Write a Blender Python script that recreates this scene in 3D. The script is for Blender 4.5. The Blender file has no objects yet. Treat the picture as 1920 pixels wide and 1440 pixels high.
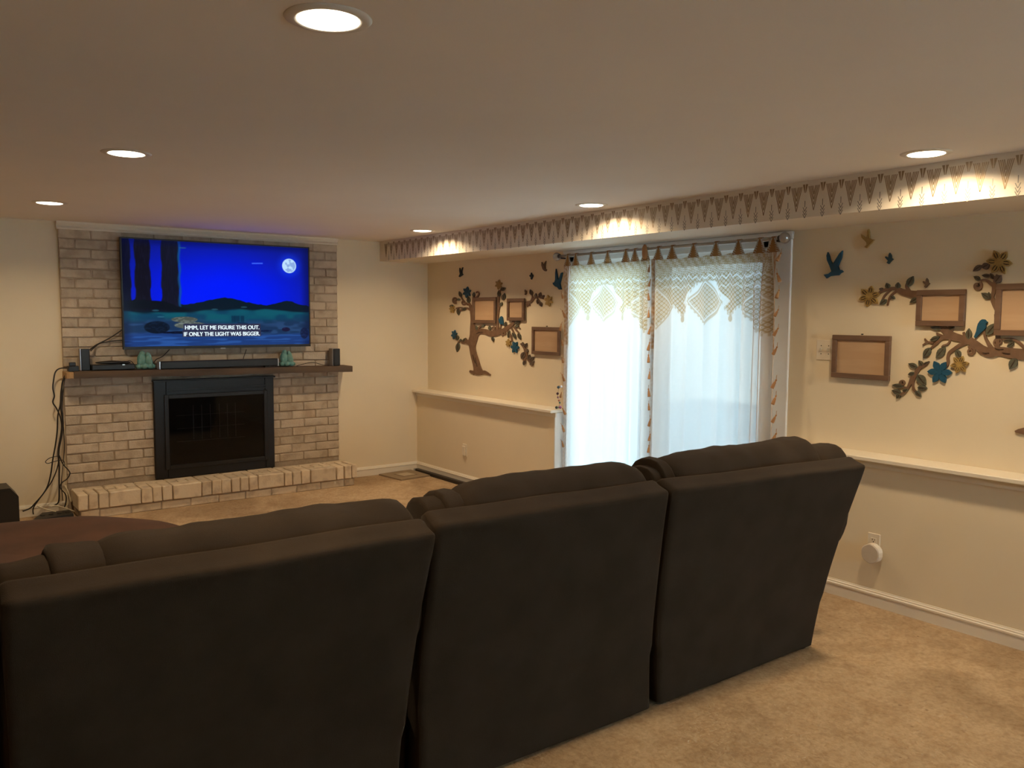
import bpy, math, random
import numpy as np
from mathutils import Matrix, Vector, noise
random.seed(7)
RNG = np.random.RandomState(5)
S = bpy.context.scene
COL = S.collection
PI = math.pi

# ------------------------------------------------------------------ camera
FPX = 1571.3
YAW, PITCH, ROLL = 0.6396, 0.0815, 0.0058
CAM = Vector((-4.2174, -7.2608, 1.5536))
_F = Vector((math.sin(YAW)*math.cos(PITCH), math.cos(YAW)*math.cos(PITCH), -math.sin(PITCH)))
_R0 = Vector((math.cos(YAW), -math.sin(YAW), 0))
_U0 = _R0.cross(_F)
_R = _R0*math.cos(ROLL) + _U0*math.sin(ROLL)
_U = -_R0*math.sin(ROLL) + _U0*math.cos(ROLL)
cd = bpy.data.cameras.new('camera')
cd.sensor_fit = 'HORIZONTAL'; cd.sensor_width = 36.0
cd.lens = FPX*36.0/1920.0; cd.clip_start = .05; cd.clip_end = 200
cam = bpy.data.objects.new('camera', cd); COL.objects.link(cam)
m = Matrix.Identity(4)
for i in range(3):
    m[i][0] = _R[i]; m[i][1] = _U[i]; m[i][2] = -_F[i]; m[i][3] = CAM[i]
cam.matrix_world = m
S.camera = cam

def at(px, py, ax, val):
    """the point of the plane axis=val that the photograph shows at pixel px, py"""
    d = _F + _R*((px-960)/FPX) - _U*((py-720)/FPX)
    t = (val-CAM[ax])/d[ax]
    return CAM + d*t

# ------------------------------------------------------------------ light and exposure
S.view_settings.view_transform = 'Standard'
S.view_settings.look = 'None'
S.view_settings.exposure = 0.0
S.view_settings.gamma = 1.0
S.view_settings.use_curve_mapping = False
LAMP_W = 11.9
LAMP_COL = (1.0, .73, .42)
SKY_COL = (.60, .84, 1.0)
SKY_STR = 30.0
W = bpy.data.worlds.new('sky'); S.world = W; W.use_nodes = True
wn = W.node_tree
bg = wn.nodes['Background']; bg.inputs[1].default_value = SKY_STR
tc = wn.nodes.new('ShaderNodeTexCoord'); sx = wn.nodes.new('ShaderNodeSeparateXYZ'); cr = wn.nodes.new('ShaderNodeValToRGB')
wn.links.new(tc.outputs['Generated'], sx.inputs[0]); wn.links.new(sx.outputs[2], cr.inputs[0]); wn.links.new(cr.outputs[0], bg.inputs[0])
cr.color_ramp.elements[0].color = (.66, .90, 1, 1); cr.color_ramp.elements[1].color = (.42, .74, 1, 1)
S.cycles.max_bounces = 10; S.cycles.diffuse_bounces = 6; S.cycles.transparent_max_bounces = 12
S.cycles.caustics_reflective = False; S.cycles.caustics_refractive = False
S.cycles.sample_clamp_indirect = 6.0
pl = bpy.data.lights.new('daylight_portal', 'AREA'); pl.shape = 'RECTANGLE'; pl.size = 2.0; pl.size_y = 2.0
pl.cycles.is_portal = True
po = bpy.data.objects.new('daylight_portal', pl); COL.objects.link(po)
po.location = (.34, -3.18, 1.02); po.rotation_euler = (0, math.radians(90), 0)
pl2 = bpy.data.lights.new('daylight_portal', 'AREA'); pl2.shape = 'RECTANGLE'; pl2.size = 1.3; pl2.size_y = .85; pl2.cycles.is_portal = True
po2 = bpy.data.objects.new('daylight_portal', pl2); COL.objects.link(po2); po2.location = (-1.1, -10.82, 1.425); po2.rotation_euler = (math.radians(90), 0, math.radians(180))

# ------------------------------------------------------------------ node materials
MATS = {}
def mat(name, col, rough=.6, metal=0., col2=None, scale=20., bump=0., bscale=None, spec=.5, vary=0., sheen=0., emit=None, estr=0., detail=4., stretch=None, contrast=(.35, .65)):
    if name in MATS: return MATS[name]
    M = bpy.data.materials.new(name); M.use_nodes = True; MATS[name] = M
    nt = M.node_tree; b = nt.nodes['Principled BSDF']
    b.inputs['Roughness'].default_value = rough; b.inputs['Metallic'].default_value = metal
    b.inputs['Specular IOR Level'].default_value = spec
    b.inputs['Base Color'].default_value = (*col, 1)
    t = nt.nodes.new('ShaderNodeTexCoord'); mp = nt.nodes.new('ShaderNodeMapping')
    nt.links.new(t.outputs['Object'], mp.inputs[0])
    if stretch: mp.inputs['Scale'].default_value = stretch
    out = None
    if col2 is None: col2 = tuple(c*.93 for c in col)
    n = nt.nodes.new('ShaderNodeTexNoise'); n.inputs['Scale'].default_value = scale; n.inputs['Detail'].default_value = detail
    nt.links.new(mp.outputs[0], n.inputs['Vector'])
    r = nt.nodes.new('ShaderNodeValToRGB'); r.color_ramp.elements[0].position = contrast[0]; r.color_ramp.elements[1].position = contrast[1]
    r.color_ramp.elements[0].color = (*col2, 1); r.color_ramp.elements[1].color = (*col, 1)
    nt.links.new(n.outputs['Fac'], r.inputs[0]); out = r.outputs[0]
    if vary:
        oi = nt.nodes.new('ShaderNodeObjectInfo'); mr = nt.nodes.new('ShaderNodeMapRange')
        mr.inputs['To Min'].default_value = 1-vary; mr.inputs['To Max'].default_value = 1+vary
        nt.links.new(oi.outputs['Random'], mr.inputs[0])
        hs = nt.nodes.new('ShaderNodeHueSaturation'); nt.links.new(mr.outputs[0], hs.inputs['Value']); nt.links.new(out, hs.inputs['Color']); out = hs.outputs[0]
        ad = nt.nodes.new('ShaderNodeVectorMath'); ad.operation = 'ADD'
        ml = nt.nodes.new('ShaderNodeMath'); ml.operation = 'MULTIPLY'; ml.inputs[1].default_value = 37.
        nt.links.new(oi.outputs['Random'], ml.inputs[0]); nt.links.new(mp.outputs[0], ad.inputs[0]); nt.links.new(ml.outputs[0], ad.inputs[1]); nt.links.new(ad.outputs[0], n.inputs['Vector'])
    nt.links.new(out, b.inputs['Base Color'])
    if bump:
        n2 = nt.nodes.new('ShaderNodeTexNoise'); n2.inputs['Scale'].default_value = bscale or scale*4; n2.inputs['Detail'].default_value = 3
        nt.links.new(mp.outputs[0], n2.inputs['Vector'])
        bp = nt.nodes.new('ShaderNodeBump'); bp.inputs['Strength'].default_value = bump; bp.inputs['Distance'].default_value = .004
        nt.links.new(n2.outputs['Fac'], bp.inputs['Height']); nt.links.new(bp.outputs[0], b.inputs['Normal'])
    if sheen:
        b.inputs['Sheen Weight'].default_value = sheen; b.inputs['Sheen Roughness'].default_value = .45
        b.inputs['Sheen Tint'].default_value = (.8, .75, .7, 1)
    if emit:
        b.inputs['Emission Color'].default_value = (*emit, 1); b.inputs['Emission Strength'].default_value = estr
    return M

PAINT = mat('cream_wall_paint', (.80, .70, .53), .75, col2=(.78, .68, .515), scale=3, bump=.06, bscale=90)
CEIL = mat('ceiling_paint', (.86, .82, .78), .85, col2=(.84, .80, .76), scale=2, bump=.08, bscale=120)
SOFF = mat('soffit_paint', (.78, .73, .66), .6, col2=(.76, .71, .64), scale=3, bump=.04, bscale=90)
TRIM = mat('white_trim_paint', (.82, .77, .68), .4, col2=(.80, .75, .66), scale=4)
DOORW = mat('white_vinyl', (.85, .87, .88), .35, scale=5)
MORTAR = mat('taupe_mortar', (.40, .325, .25), .95, col2=(.34, .27, .205), scale=26, bump=.8, bscale=120)
BRICK = mat('whitewashed_brick', (.52, .44, .35), .9, col2=(.39, .315, .24), scale=9, bump=.7, bscale=60, vary=.13, detail=7, contrast=(.36, .56))
HBRICK = mat('cream_hearth_brick', (.68, .57, .43), .9, col2=(.50, .40, .30), scale=11, bump=.7, bscale=60, vary=.09, detail=7, contrast=(.33, .52))
BLACK = mat('black_plastic', (.012, .012, .013), .45, scale=40)
BLACKM = mat('black_steel', (.014, .014, .016), .38, metal=.3, scale=40)
GREYP = mat('grey_plastic', (.33, .31, .28), .5)
SILVER = mat('silver_trim', (.6, .6, .62), .3, metal=.8)
CHROME = mat('chrome', (.75, .75, .75), .15, metal=1.)
TEAL = mat('teal_ceramic', (.09, .27, .26), .45, col2=(.16, .30, .27), scale=30, bump=.3)
PLATE = mat('almond_plastic', (.80, .73, .62), .4)
DARKHOLE = mat('dark_slot', (.03, .025, .02), .8)
WOOD = mat('dark_mantel_wood', (.105, .068, .043), .7, col2=(.05, .032, .022), scale=14, bump=.5, stretch=(.12, 1, 1.), bscale=60)
WOODEND = mat('pale_end_grain', (.42, .27, .13), .7, col2=(.33, .2, .1), scale=30)
ARTW = mat('walnut_stained_plywood', (.200, .115, .070), .7, col2=(.155, .088, .052), scale=30, bump=.1)
LEAFM = mat('grey_green_leaf_paint', (.115, .120, .085), .75, col2=(.075, .075, .055), scale=60)
LEAFP = mat('faded_brown_leaf_paint', (.14, .10, .078), .75, col2=(.095, .07, .055), scale=60)
BLUEP = mat('peacock_blue_paint', (.008, .085, .165), .6, col2=(.006, .065, .13), scale=60)
YELP = mat('antique_gold_paint', (.42, .28, .085), .6, col2=(.32, .21, .065), scale=50)
BROWNP = mat('dull_brown_paint', (.16, .105, .065), .7, scale=50)
VEIN = mat('dark_engraved_line', (.045, .026, .015), .8)
FRAMEM = mat('walnut_frame', (.185, .108, .068), .6, col2=(.14, .08, .05), scale=25, stretch=(1, .2, 1))
PLY = mat('pale_plywood', (.56, .38, .235), .65, col2=(.50, .33, .20), scale=7, stretch=(1, .25, 1.6), contrast=(.42, .6))
SOFA = mat('dark_brown_microfiber', (.042, .030, .021), .95, col2=(.032, .023, .016), scale=7, bump=.35, bscale=420, spec=.10, sheen=.07)
OTT = mat('chestnut_microfiber', (.078, .036, .022), .95, col2=(.055, .026, .016), scale=5, bump=.3, bscale=400, spec=.1, sheen=.12)
GOLDST = mat('bronze_stencil_paint', (.33, .24, .15), .42, metal=.45, col2=(.29, .21, .13), scale=40)
GREYST = mat('pewter_stencil_paint', (.25, .245, .24), .4, metal=.45, scale=40)
TASSM = mat('ochre_tassel_thread', (.42, .22, .10), .85, scale=80, bump=.4, stretch=(1, 1, .1), bscale=200)
MATM = mat('taupe_board', (.29, .22, .145), .8, scale=20)
MATI = mat('pale_board_inset', (.48, .40, .29), .7)
CABLE = mat('black_cable', (.015, .012, .010), .5)
CABLEW = mat('white_cable', (.7, .64, .5), .5)
CONC = mat('patio_concrete', (.82, .82, .80), .9, scale=6)

def carpet_mat():
    M = bpy.data.materials.new('beige_carpet'); M.use_nodes = True; nt = M.node_tree; b = nt.nodes['Principled BSDF']
    b.inputs['Roughness'].default_value = 1; b.inputs['Specular IOR Level'].default_value = .05
    t = nt.nodes.new('ShaderNodeTexCoord')
    def nz(sc, det=4, dist=0):
        n = nt.nodes.new('ShaderNodeTexNoise'); n.inputs['Scale'].default_value = sc; n.inputs['Detail'].default_value = det; n.inputs['Distortion'].default_value = dist
        nt.links.new(t.outputs['Object'], n.inputs['Vector']); return n.outputs['Fac']
    def ramp(f, a, ca, bb, cb):
        r = nt.nodes.new('ShaderNodeValToRGB'); r.color_ramp.elements[0].position = a; r.color_ramp.elements[0].color = (*ca, 1)
        r.color_ramp.elements[1].position = bb; r.color_ramp.elements[1].color = (*cb, 1); nt.links.new(f, r.inputs[0]); return r.outputs[0]
    def mixm(a, bb, f=1., mode='MULTIPLY'):
        x = nt.nodes.new('ShaderNodeMixRGB'); x.blend_type = mode; x.inputs[0].default_value = f; nt.links.new(a, x.inputs[1]); nt.links.new(bb, x.inputs[2]); return x.outputs[0]
    base = ramp(nz(1.6, 5, .8), .38, (.41, .295, .185), .62, (.57, .425, .275))
    a = ramp(nz(55, 3, .4), .30, (.84, .82, .80), .62, (1.06, 1.06, 1.06))
    c = ramp(nz(11, 4, 1.), .30, (.86, .82, .79), .55, (1.0, 1.0, 1.0))
    d = ramp(nz(24, 1), .16, (.45, .38, .34), .25, (1, 1, 1))
    o = mixm(mixm(mixm(base, a), c), d)
    nt.links.new(o, b.inputs['Base Color'])
    bp = nt.nodes.new('ShaderNodeBump'); bp.inputs['Strength'].default_value = .9; bp.inputs['Distance'].default_value = .01
    nt.links.new(nz(70, 4), bp.inputs['Height']); nt.links.new(bp.outputs[0], b.inputs['Normal'])
    return M
CARPET = carpet_mat()

def glass_mat():
    M = bpy.data.materials.new('window_glass'); M.use_nodes = True; nt = M.node_tree; nt.nodes.remove(nt.nodes['Principled BSDF'])
    o = nt.nodes['Material Output']; g = nt.nodes.new('ShaderNodeBsdfGlossy'); g.inputs['Roughness'].default_value = .02
    tr = nt.nodes.new('ShaderNodeBsdfTransparent'); tr.inputs[0].default_value = (.95, .98, .98, 1)
    fr = nt.nodes.new('ShaderNodeFresnel'); fr.inputs[0].default_value = 1.45; mx = nt.nodes.new('ShaderNodeMixShader')
    nt.links.new(fr.outputs[0], mx.inputs[0]); nt.links.new(tr.outputs[0], mx.inputs[1]); nt.links.new(g.outputs[0], mx.inputs[2]); nt.links.new(mx.outputs[0], o.inputs[0])
    return M
GLASS = glass_mat()

def screen_mesh_mat(name='insect_screen_mesh', op=.64):
    M = bpy.data.materials.new(name); M.use_nodes = True; nt = M.node_tree; nt.nodes.remove(nt.nodes['Principled BSDF'])
    o = nt.nodes['Material Output']; d = nt.nodes.new('ShaderNodeBsdfDiffuse'); d.inputs[0].default_value = (.2, .22, .24, 1)
    tr = nt.nodes.new('ShaderNodeBsdfTransparent'); mx = nt.nodes.new('ShaderNodeMixShader'); mx.inputs[0].default_value = op
    nt.links.new(tr.outputs[0], mx.inputs[1]); nt.links.new(d.outputs[0], mx.inputs[2]); nt.links.new(mx.outputs[0], o.inputs[0])
    return M
SCREENM = screen_mesh_mat()
SCREENL = screen_mesh_mat('dimming_screen_mesh', .36)

def cloth_mat():
    M = bpy.data.materials.new('printed_sheer_cotton'); M.use_nodes = True; nt = M.node_tree; nt.nodes.remove(nt.nodes['Principled BSDF'])
    o = nt.nodes['Material Output']; a = nt.nodes.new('ShaderNodeAttribute'); a.attribute_name = 'print'
    d = nt.nodes.new('ShaderNodeBsdfDiffuse'); t = nt.nodes.new('ShaderNodeBsdfTranslucent'); tr = nt.nodes.new('ShaderNodeBsdfTransparent')
    tr.inputs[0].default_value = (1, 1, 1, 1)
    m1 = nt.nodes.new('ShaderNodeMixShader'); m1.inputs[0].default_value = .5; m2 = nt.nodes.new('ShaderNodeMixShader')
    nt.links.new(a.outputs['Color'], d.inputs[0])
    gm = nt.nodes.new('ShaderNodeGamma'); gm.inputs[1].default_value = 1.7; nt.links.new(a.outputs['Color'], gm.inputs[0]); nt.links.new(gm.outputs[0], t.inputs[0])
    nt.links.new(d.outputs[0], m1.inputs[1]); nt.links.new(t.outputs[0], m1.inputs[2])
    nt.links.new(a.outputs['Alpha'], m2.inputs[0])
    nt.links.new(tr.outputs[0], m2.inputs[1]); nt.links.new(m1.outputs[0], m2.inputs[2]); nt.links.new(m2.outputs[0], o.inputs[0])
    return M
CLOTH = cloth_mat()

def attr_emit_mat(name, strength):
    M = bpy.data.materials.new(name); M.use_nodes = True; nt = M.node_tree; b = nt.nodes['Principled BSDF']
    a = nt.nodes.new('ShaderNodeAttribute'); a.attribute_name = 'picture'
    b.inputs['Base Color'].default_value = (.004, .004, .005, 1); b.inputs['Roughness'].default_value = .12; b.inputs['Specular IOR Level'].default_value = .015
    nt.links.new(a.outputs['Color'], b.inputs['Emission Color']); b.inputs['Emission Strength'].default_value = strength
    return M
SCREEN = attr_emit_mat('lit_screen', 1.0)
SUBW = mat('lit_white_caption', (.02, .02, .02), .5, emit=(.80, .93, 1.0), estr=1.0)
SUBB = mat('lit_dark_caption_bar', (.01, .01, .012), .4, emit=(.008, .010, .05), estr=1.0)
LENS = mat('glowing_lamp_lens', (.9, .9, .9), .5, emit=(1., .86, .66), estr=9.)
CEILRING = mat('lamp_trim_ring', (.72, .68, .62), .45)
def tinted_glass():
    M = bpy.data.materials.new('tinted_fire_glass'); M.use_nodes = True; nt = M.node_tree; nt.nodes.remove(nt.nodes['Principled BSDF'])
    o = nt.nodes['Material Output']; g = nt.nodes.new('ShaderNodeBsdfGlossy'); g.inputs['Roughness'].default_value = .03; g.inputs[0].default_value = (.75, .75, .75, 1)
    tr = nt.nodes.new('ShaderNodeBsdfTransparent'); tr.inputs[0].default_value = (.55, .55, .56, 1)
    fr = nt.nodes.new('ShaderNodeFresnel'); fr.inputs[0].default_value = 1.3; mx = nt.nodes.new('ShaderNodeMixShader')
    nt.links.new(fr.outputs[0], mx.inputs[0]); nt.links.new(tr.outputs[0], mx.inputs[1]); nt.links.new(g.outputs[0], mx.inputs[2]); nt.links.new(mx.outputs[0], o.inputs[0])
    return M
GLASST = tinted_glass()
GLASSB = mat('smoked_fire_glass', (.010, .010, .011), .04, spec=.6, scale=8)
CRYSTAL = mat('pale_crystal_knob', (.42, .42, .42), .08, spec=1., metal=.5)

# ------------------------------------------------------------------ mesh helpers
class MB:
    def __init__(s): s.v = []; s.f = []
    def add(s, v, f):
        n = len(s.v); s.v += [tuple(p) for p in v]; s.f += [tuple(i+n for i in q) for q in f]; return s
    def box(s, x0, x1, y0, y1, z0, z1, bev=0.):
        x0, x1 = min(x0, x1), max(x0, x1); y0, y1 = min(y0, y1), max(y0, y1); z0, z1 = min(z0, z1), max(z0, z1)
        if bev <= 0:
            v = [(x, y, z) for z in (z0, z1) for y in (y0, y1) for x in (x0, x1)]
            return s.add(v, [(0, 2, 3, 1), (4, 5, 7, 6), (0, 1, 5, 4), (2, 6, 7, 3), (0, 4, 6, 2), (1, 3, 7, 5)])
        b = min(bev, (x1-x0)*.45, (y1-y0)*.45, (z1-z0)*.45)
        v = []; idx = {}
        for sx_ in (0, 1):
            for sy_ in (0, 1):
                for sz_ in (0, 1):
                    c = [(x0, x1)[sx_], (y0, y1)[sy_], (z0, z1)[sz_]]; d = [(b, -b)[sx_], (b, -b)[sy_], (b, -b)[sz_]]
                    for a in range(3):
                        p = [c[k]+(0 if k == a else d[k]) for k in range(3)]
                        idx[(sx_, sy_, sz_, a)] = len(v); v.append(p)
        f = []
        for a in range(3):
            o = [k for k in range(3) if k != a]
            for sd in (0, 1):
                q = []
                for (i, j) in ((0, 0), (1, 0), (1, 1), (0, 1)):
                    k = [0, 0, 0]; k[a] = sd; k[o[0]] = i; k[o[1]] = j; q.append(idx[(*k, a)])
                f.append(q)
        for a in range(3):
            o = [k for k in range(3) if k != a]
            for i in (0, 1):
                for j in (0, 1):
                    k0 = [0, 0, 0]; k0[o[0]] = i; k0[o[1]] = j; k1 = list(k0); k1[a] = 1
                    f.append([idx[(*k0, o[0])], idx[(*k1, o[0])], idx[(*k1, o[1])], idx[(*k0, o[1])]])
        for i in (0, 1):
            for j in (0, 1):
                for k in (0, 1): f.append([idx[(i, j, k, a)] for a in range(3)])
        return s.add(v, f)
    def prism(s, pts, fn0, fn1):
        """pts 2-D outline; fn0/fn1 map it to the back and front face"""
        n = len(pts); v = [fn0(p) for p in pts]+[fn1(p) for p in pts]
        f = [tuple(range(n)), tuple(range(2*n-1, n-1, -1))]+[(i, i+n, (i+1) % n+n, (i+1) % n) for i in range(n)]
        return s.add(v, f)
    def tube(s, pts, r, n=8, closed=False, radii=None):
        P = [Vector(p) for p in pts]; N = len(P); rings = []; up = Vector((0, 0, 1))
        prev = None
        for i, p in enumerate(P):
            a = P[i-1] if (i > 0 or closed) else P[i]; b = P[(i+1) % N] if (i < N-1 or closed) else P[i]
            d = (b-a).normalized()
            if prev is None:
                u = d.cross(up)
                if u.length < .05: u = d.cross(Vector((1, 0, 0)))
            else: u = prev-d*prev.dot(d)
            if u.length < 1e-6: u = d.cross(Vector((1, 0, 0)))
            u.normalize(); prev = u; w = d.cross(u); rr = radii[i] if radii else r
            rings.append([p+u*rr*math.cos(2*PI*k/n)+w*rr*math.sin(2*PI*k/n) for k in range(n)])
        v = [q for ring in rings for q in ring]; f = []
        for i in range(N if closed else N-1):
            for k in range(n):
                a = i*n+k; b = i*n+(k+1) % n; c = ((i+1) % N)*n+(k+1) % n; d = ((i+1) % N)*n+k; f.append((a, d, c, b))
        if not closed: f += [tuple(range(n)), tuple(range(len(v)-1, len(v)-n-1, -1))]
        return s.add(v, f)
    def lathe(s, prof, c, n=24, axis=2):
        """prof = (radius, height) pairs about an axis through c"""
        v = []; f = []
        def P(r, h, a):
            q = [r*math.cos(a), r*math.sin(a), h]
            if axis == 0: q = [h, q[0], q[1]]
            if axis == 1: q = [q[0], h, q[1]]
            return (c[0]+q[0], c[1]+q[1], c[2]+q[2])
        for (r, h) in prof:
            for k in range(n): v.append(P(r, h, 2*PI*k/n))
        for i in range(len(prof)-1):
            for k in range(n): f.append((i*n+k, i*n+(k+1) % n, (i+1)*n+(k+1) % n, (i+1)*n+k))
        f += [tuple(range(n-1, -1, -1)), tuple(range((len(prof)-1)*n, len(prof)*n))]
        return s.add(v, f)
    def ell(s, c, r, n=20, m_=12, p=1., nz=0., nsc=3., seed=0., ph=1.):
        """rounded body: p<1 squarer in plan, ph<1 squarer in profile; nz adds lumps"""
        v = []; f = []
        sg = lambda a, e: math.copysign(abs(a)**e, a)
        for i in range(m_+1):
            t = -PI/2+PI*i/m_
            for k in range(n):
                a = 2*PI*k/n
                q = Vector((r[0]*sg(math.cos(a), p)*sg(math.cos(t), ph), r[1]*sg(math.sin(a), p)*sg(math.cos(t), ph), r[2]*sg(math.sin(t), ph)))
                if nz and 0 < i < m_:
                    q *= 1+nz*noise.noise(Vector((q.x*nsc+seed, q.y*nsc, q.z*nsc)))
                v.append((c[0]+q.x, c[1]+q.y, c[2]+q.z))
        for i in range(m_):
            for k in range(n): f.append((i*n+k, i*n+(k+1) % n, (i+1)*n+(k+1) % n, (i+1)*n+k))
        return s.add(v, f)

def wloc(o):
    l = Vector((0, 0, 0))
    while o is not None: l += o.location; o = o.parent
    return l
def obj(name, mb, m_, parent=None, smooth=False, loc=None):
    v = mb.v; base = Vector((0, 0, 0)); l = Vector((0, 0, 0))
    if parent is not None: base = wloc(parent)
    else:
        if loc is None:
            A = np.array(v); l = Vector(((A[:, 0].min()+A[:, 0].max())/2, (A[:, 1].min()+A[:, 1].max())/2, A[:, 2].min()))
        else: l = Vector(loc)
        base = l
    me = bpy.data.meshes.new(name)
    me.from_pydata([(p[0]-base.x, p[1]-base.y, p[2]-base.z) for p in v], [], mb.f)
    me.materials.append(m_); me.update()
    import bmesh
    b = bmesh.new(); b.from_mesh(me); bmesh.ops.recalc_face_normals(b, faces=b.faces); b.to_mesh(me); b.free()
    if smooth:
        me.polygons.foreach_set('use_smooth', [True]*len(me.polygons))
    o = bpy.data.objects.new(name, me); COL.objects.link(o); o.location = l
    if parent is not None: o.parent = parent; o.location = (0, 0, 0)
    return o
def tag(o, label=None, cat=None, group=None, kind=None):
    if label: o['label'] = label
    if cat: o['category'] = cat
    if group: o['group'] = group
    if kind: o['kind'] = kind
    return o
def thing(name, loc, label, cat, group=None):
    o = bpy.data.objects.new(name, None); o.empty_display_size = .1; COL.objects.link(o); o.location = loc
    return tag(o, label, cat, group)
def struct(name, mb, m_, parent=None, label=None, smooth=False):
    o = obj(name, mb, m_, parent, smooth)
    if parent is None: o['kind'] = 'structure'
    if label: o['label'] = label
    return o
def copy_tree(o, parent=None, loc=None):
    c = o.copy(); COL.objects.link(c)
    if parent is not None: c.parent = parent
    if loc is not None: c.location = loc
    for ch in o.children: copy_tree(ch, c)
    return c

# ------------------------------------------------------------------ room shell
H = 2.25            # ceiling
XU = .128           # upper right wall plane (the lower wall stands proud, at x = 0)
XL = -6.4; YB = -10.6
ZL = .806           # top of the ledge
SX, SZ = -.405, 2.0654   # soffit face and underside
DY0, DY1 = -2.17, -4.05  # sliding door opening
struct('floor', MB().box(XL-.2, .35, YB-.2, .25, -.12, 0), CARPET)
struct('ceiling', MB().box(XL-.2, .35, YB-.2, .25, H, H+.12), CEIL)
struct('wall_back', MB().box(XL-.2, .35, 0, .2, 0, H), PAINT)
struct('wall_left', MB().box(XL-.2, XL, YB, 0, 0, H), PAINT)
WX0, WX1, WZ0, WZ1 = -1.75, -.45, 1.0, 1.85    # unseen window added behind the viewer to bring in cool daylight
struct('wall_front', MB().box(XL-.2, WX0, YB-.2, YB, 0, H).box(WX1, .35, YB-.2, YB, 0, H).box(WX0, WX1, YB-.2, YB, 0, WZ0).box(WX0, WX1, YB-.2, YB, WZ1, H), PAINT)
wr = MB()
wr.box(XU, .33, DY0, 0, 0, H).box(XU, .33, YB, DY1, 0, H).box(XU, .33, DY1, DY0, 2.03, H)
wr.box(0, XU, DY0, 0, 0, ZL-.02).box(0, XU, YB, -4.22, 0, ZL-.02)
struct('wall_right', wr, PAINT)
# soffit along the right wall with its stencilled print
sof = struct('ceiling_soffit', MB().box(SX, XU, YB, 0, SZ, H), SOFF)
sof['kind'] = 'structure'
gold = MB(); grey = MB()
xs = SX-.0006
def strip(mb, y0, z0, y1, z1, w):
    d = Vector((y1-y0, z1-z0)); n = Vector((-d.y, d.x)).normalized()*w/2
    mb.add([(xs, y0+n.x, z0+n.y), (xs, y1+n.x, z1+n.y), (xs, y1-n.x, z1-n.y), (xs, y0-n.x, z0-n.y)], [(0, 1, 2, 3)])
PER = .1016
for k in range(-52, 39):
    y = -3.99-k*PER
    if y > -.1 or y < YB+.1: continue
    for j in range(4):                          # nested chevrons
        hw = .031-j*.0078; zt = 2.222; zb = 2.098+j*.0265
        strip(gold, y-hw, zt, y, zb, .0042); strip(gold, y+hw, zt, y, zb, .0042)
    yy = y-PER/2
    for j in (-1, 1):                           # filled small V at the top
        gold.add([(xs, yy+j*.015, 2.233), (xs, yy+j*.002, 2.233), (xs, yy+j*.0015, 2.190), (xs, yy+j*.004, 2.190)], [(0, 1, 2, 3)])
    strip(grey, yy, 2.150, yy, 2.118, .0036)    # arrow
    for q in (0, .018, .034):
        strip(grey, yy-.011, 2.118-q, yy, 2.096-q, .0036); strip(grey, yy+.011, 2.118-q, yy, 2.096-q, .0036)
obj('stencil_print', gold, GOLDST, sof); obj('stencil_print', grey, GREYST, sof)['label'] = 'pewter grey arrow stencils'
# ledges on the lower wall
for nm, a, b in (('trim_1', DY0-.015, -.0), ('trim_2', YB, -4.24)):
    struct(nm, MB().box(-.0588, XU, a, b, ZL-.018, ZL+.006, .004).box(-.012, 0, a, b, ZL-.055, ZL-.018), TRIM)
# baseboards: moulded profile
def baseboard_y(x, y0, y1):
    pr = [(0, 0), (-.013, 0), (-.013, .058), (-.017, .062), (-.017, .070), (-.011, .074), (-.011, .080), (-.006, .084), (-.004, .09), (0, .09)]
    mb = MB(); return mb.prism(pr, lambda p: (x+p[0], y0, p[1]), lambda p: (x+p[0], y1, p[1]))
def baseboard_x(y, x0, x1):
    pr = [(0, 0), (-.013, 0), (-.013, .058), (-.017, .062), (-.017, .070), (-.011, .074), (-.011, .080), (-.006, .084), (-.004, .09), (0, .09)]
    mb = MB(); return mb.prism(pr, lambda p: (x0, y+p[0], p[1]), lambda p: (x1, y+p[0], p[1]))
bb = baseboard_y(0, 0, DY0-.0); bb.add(*(lambda q: (q.v, q.f))(baseboard_y(0, -4.235, YB)))
struct('baseboard_right', bb, TRIM)
bb = baseboard_x(0, -.855, -.0); bb.add(*(lambda q: (q.v, q.f))(baseboard_x(0, XL, -3.16)))
struct('baseboard_back', bb, TRIM)
# ceiling moulding over the brick
struct('trim_3', MB().prism([(0, 2.19), (-.04, 2.19), (-.045, 2.20), (-.03, 2.215), (-.05, 2.235), (-.055, H), (0, H)], lambda p: (-3.16, p[0], p[1]), lambda p: (-.855, p[0], p[1])), TRIM)
# patio outside
struct('patio', MB().box(.33, 9, -9, 4, -.2, -.1), CONC)

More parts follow.
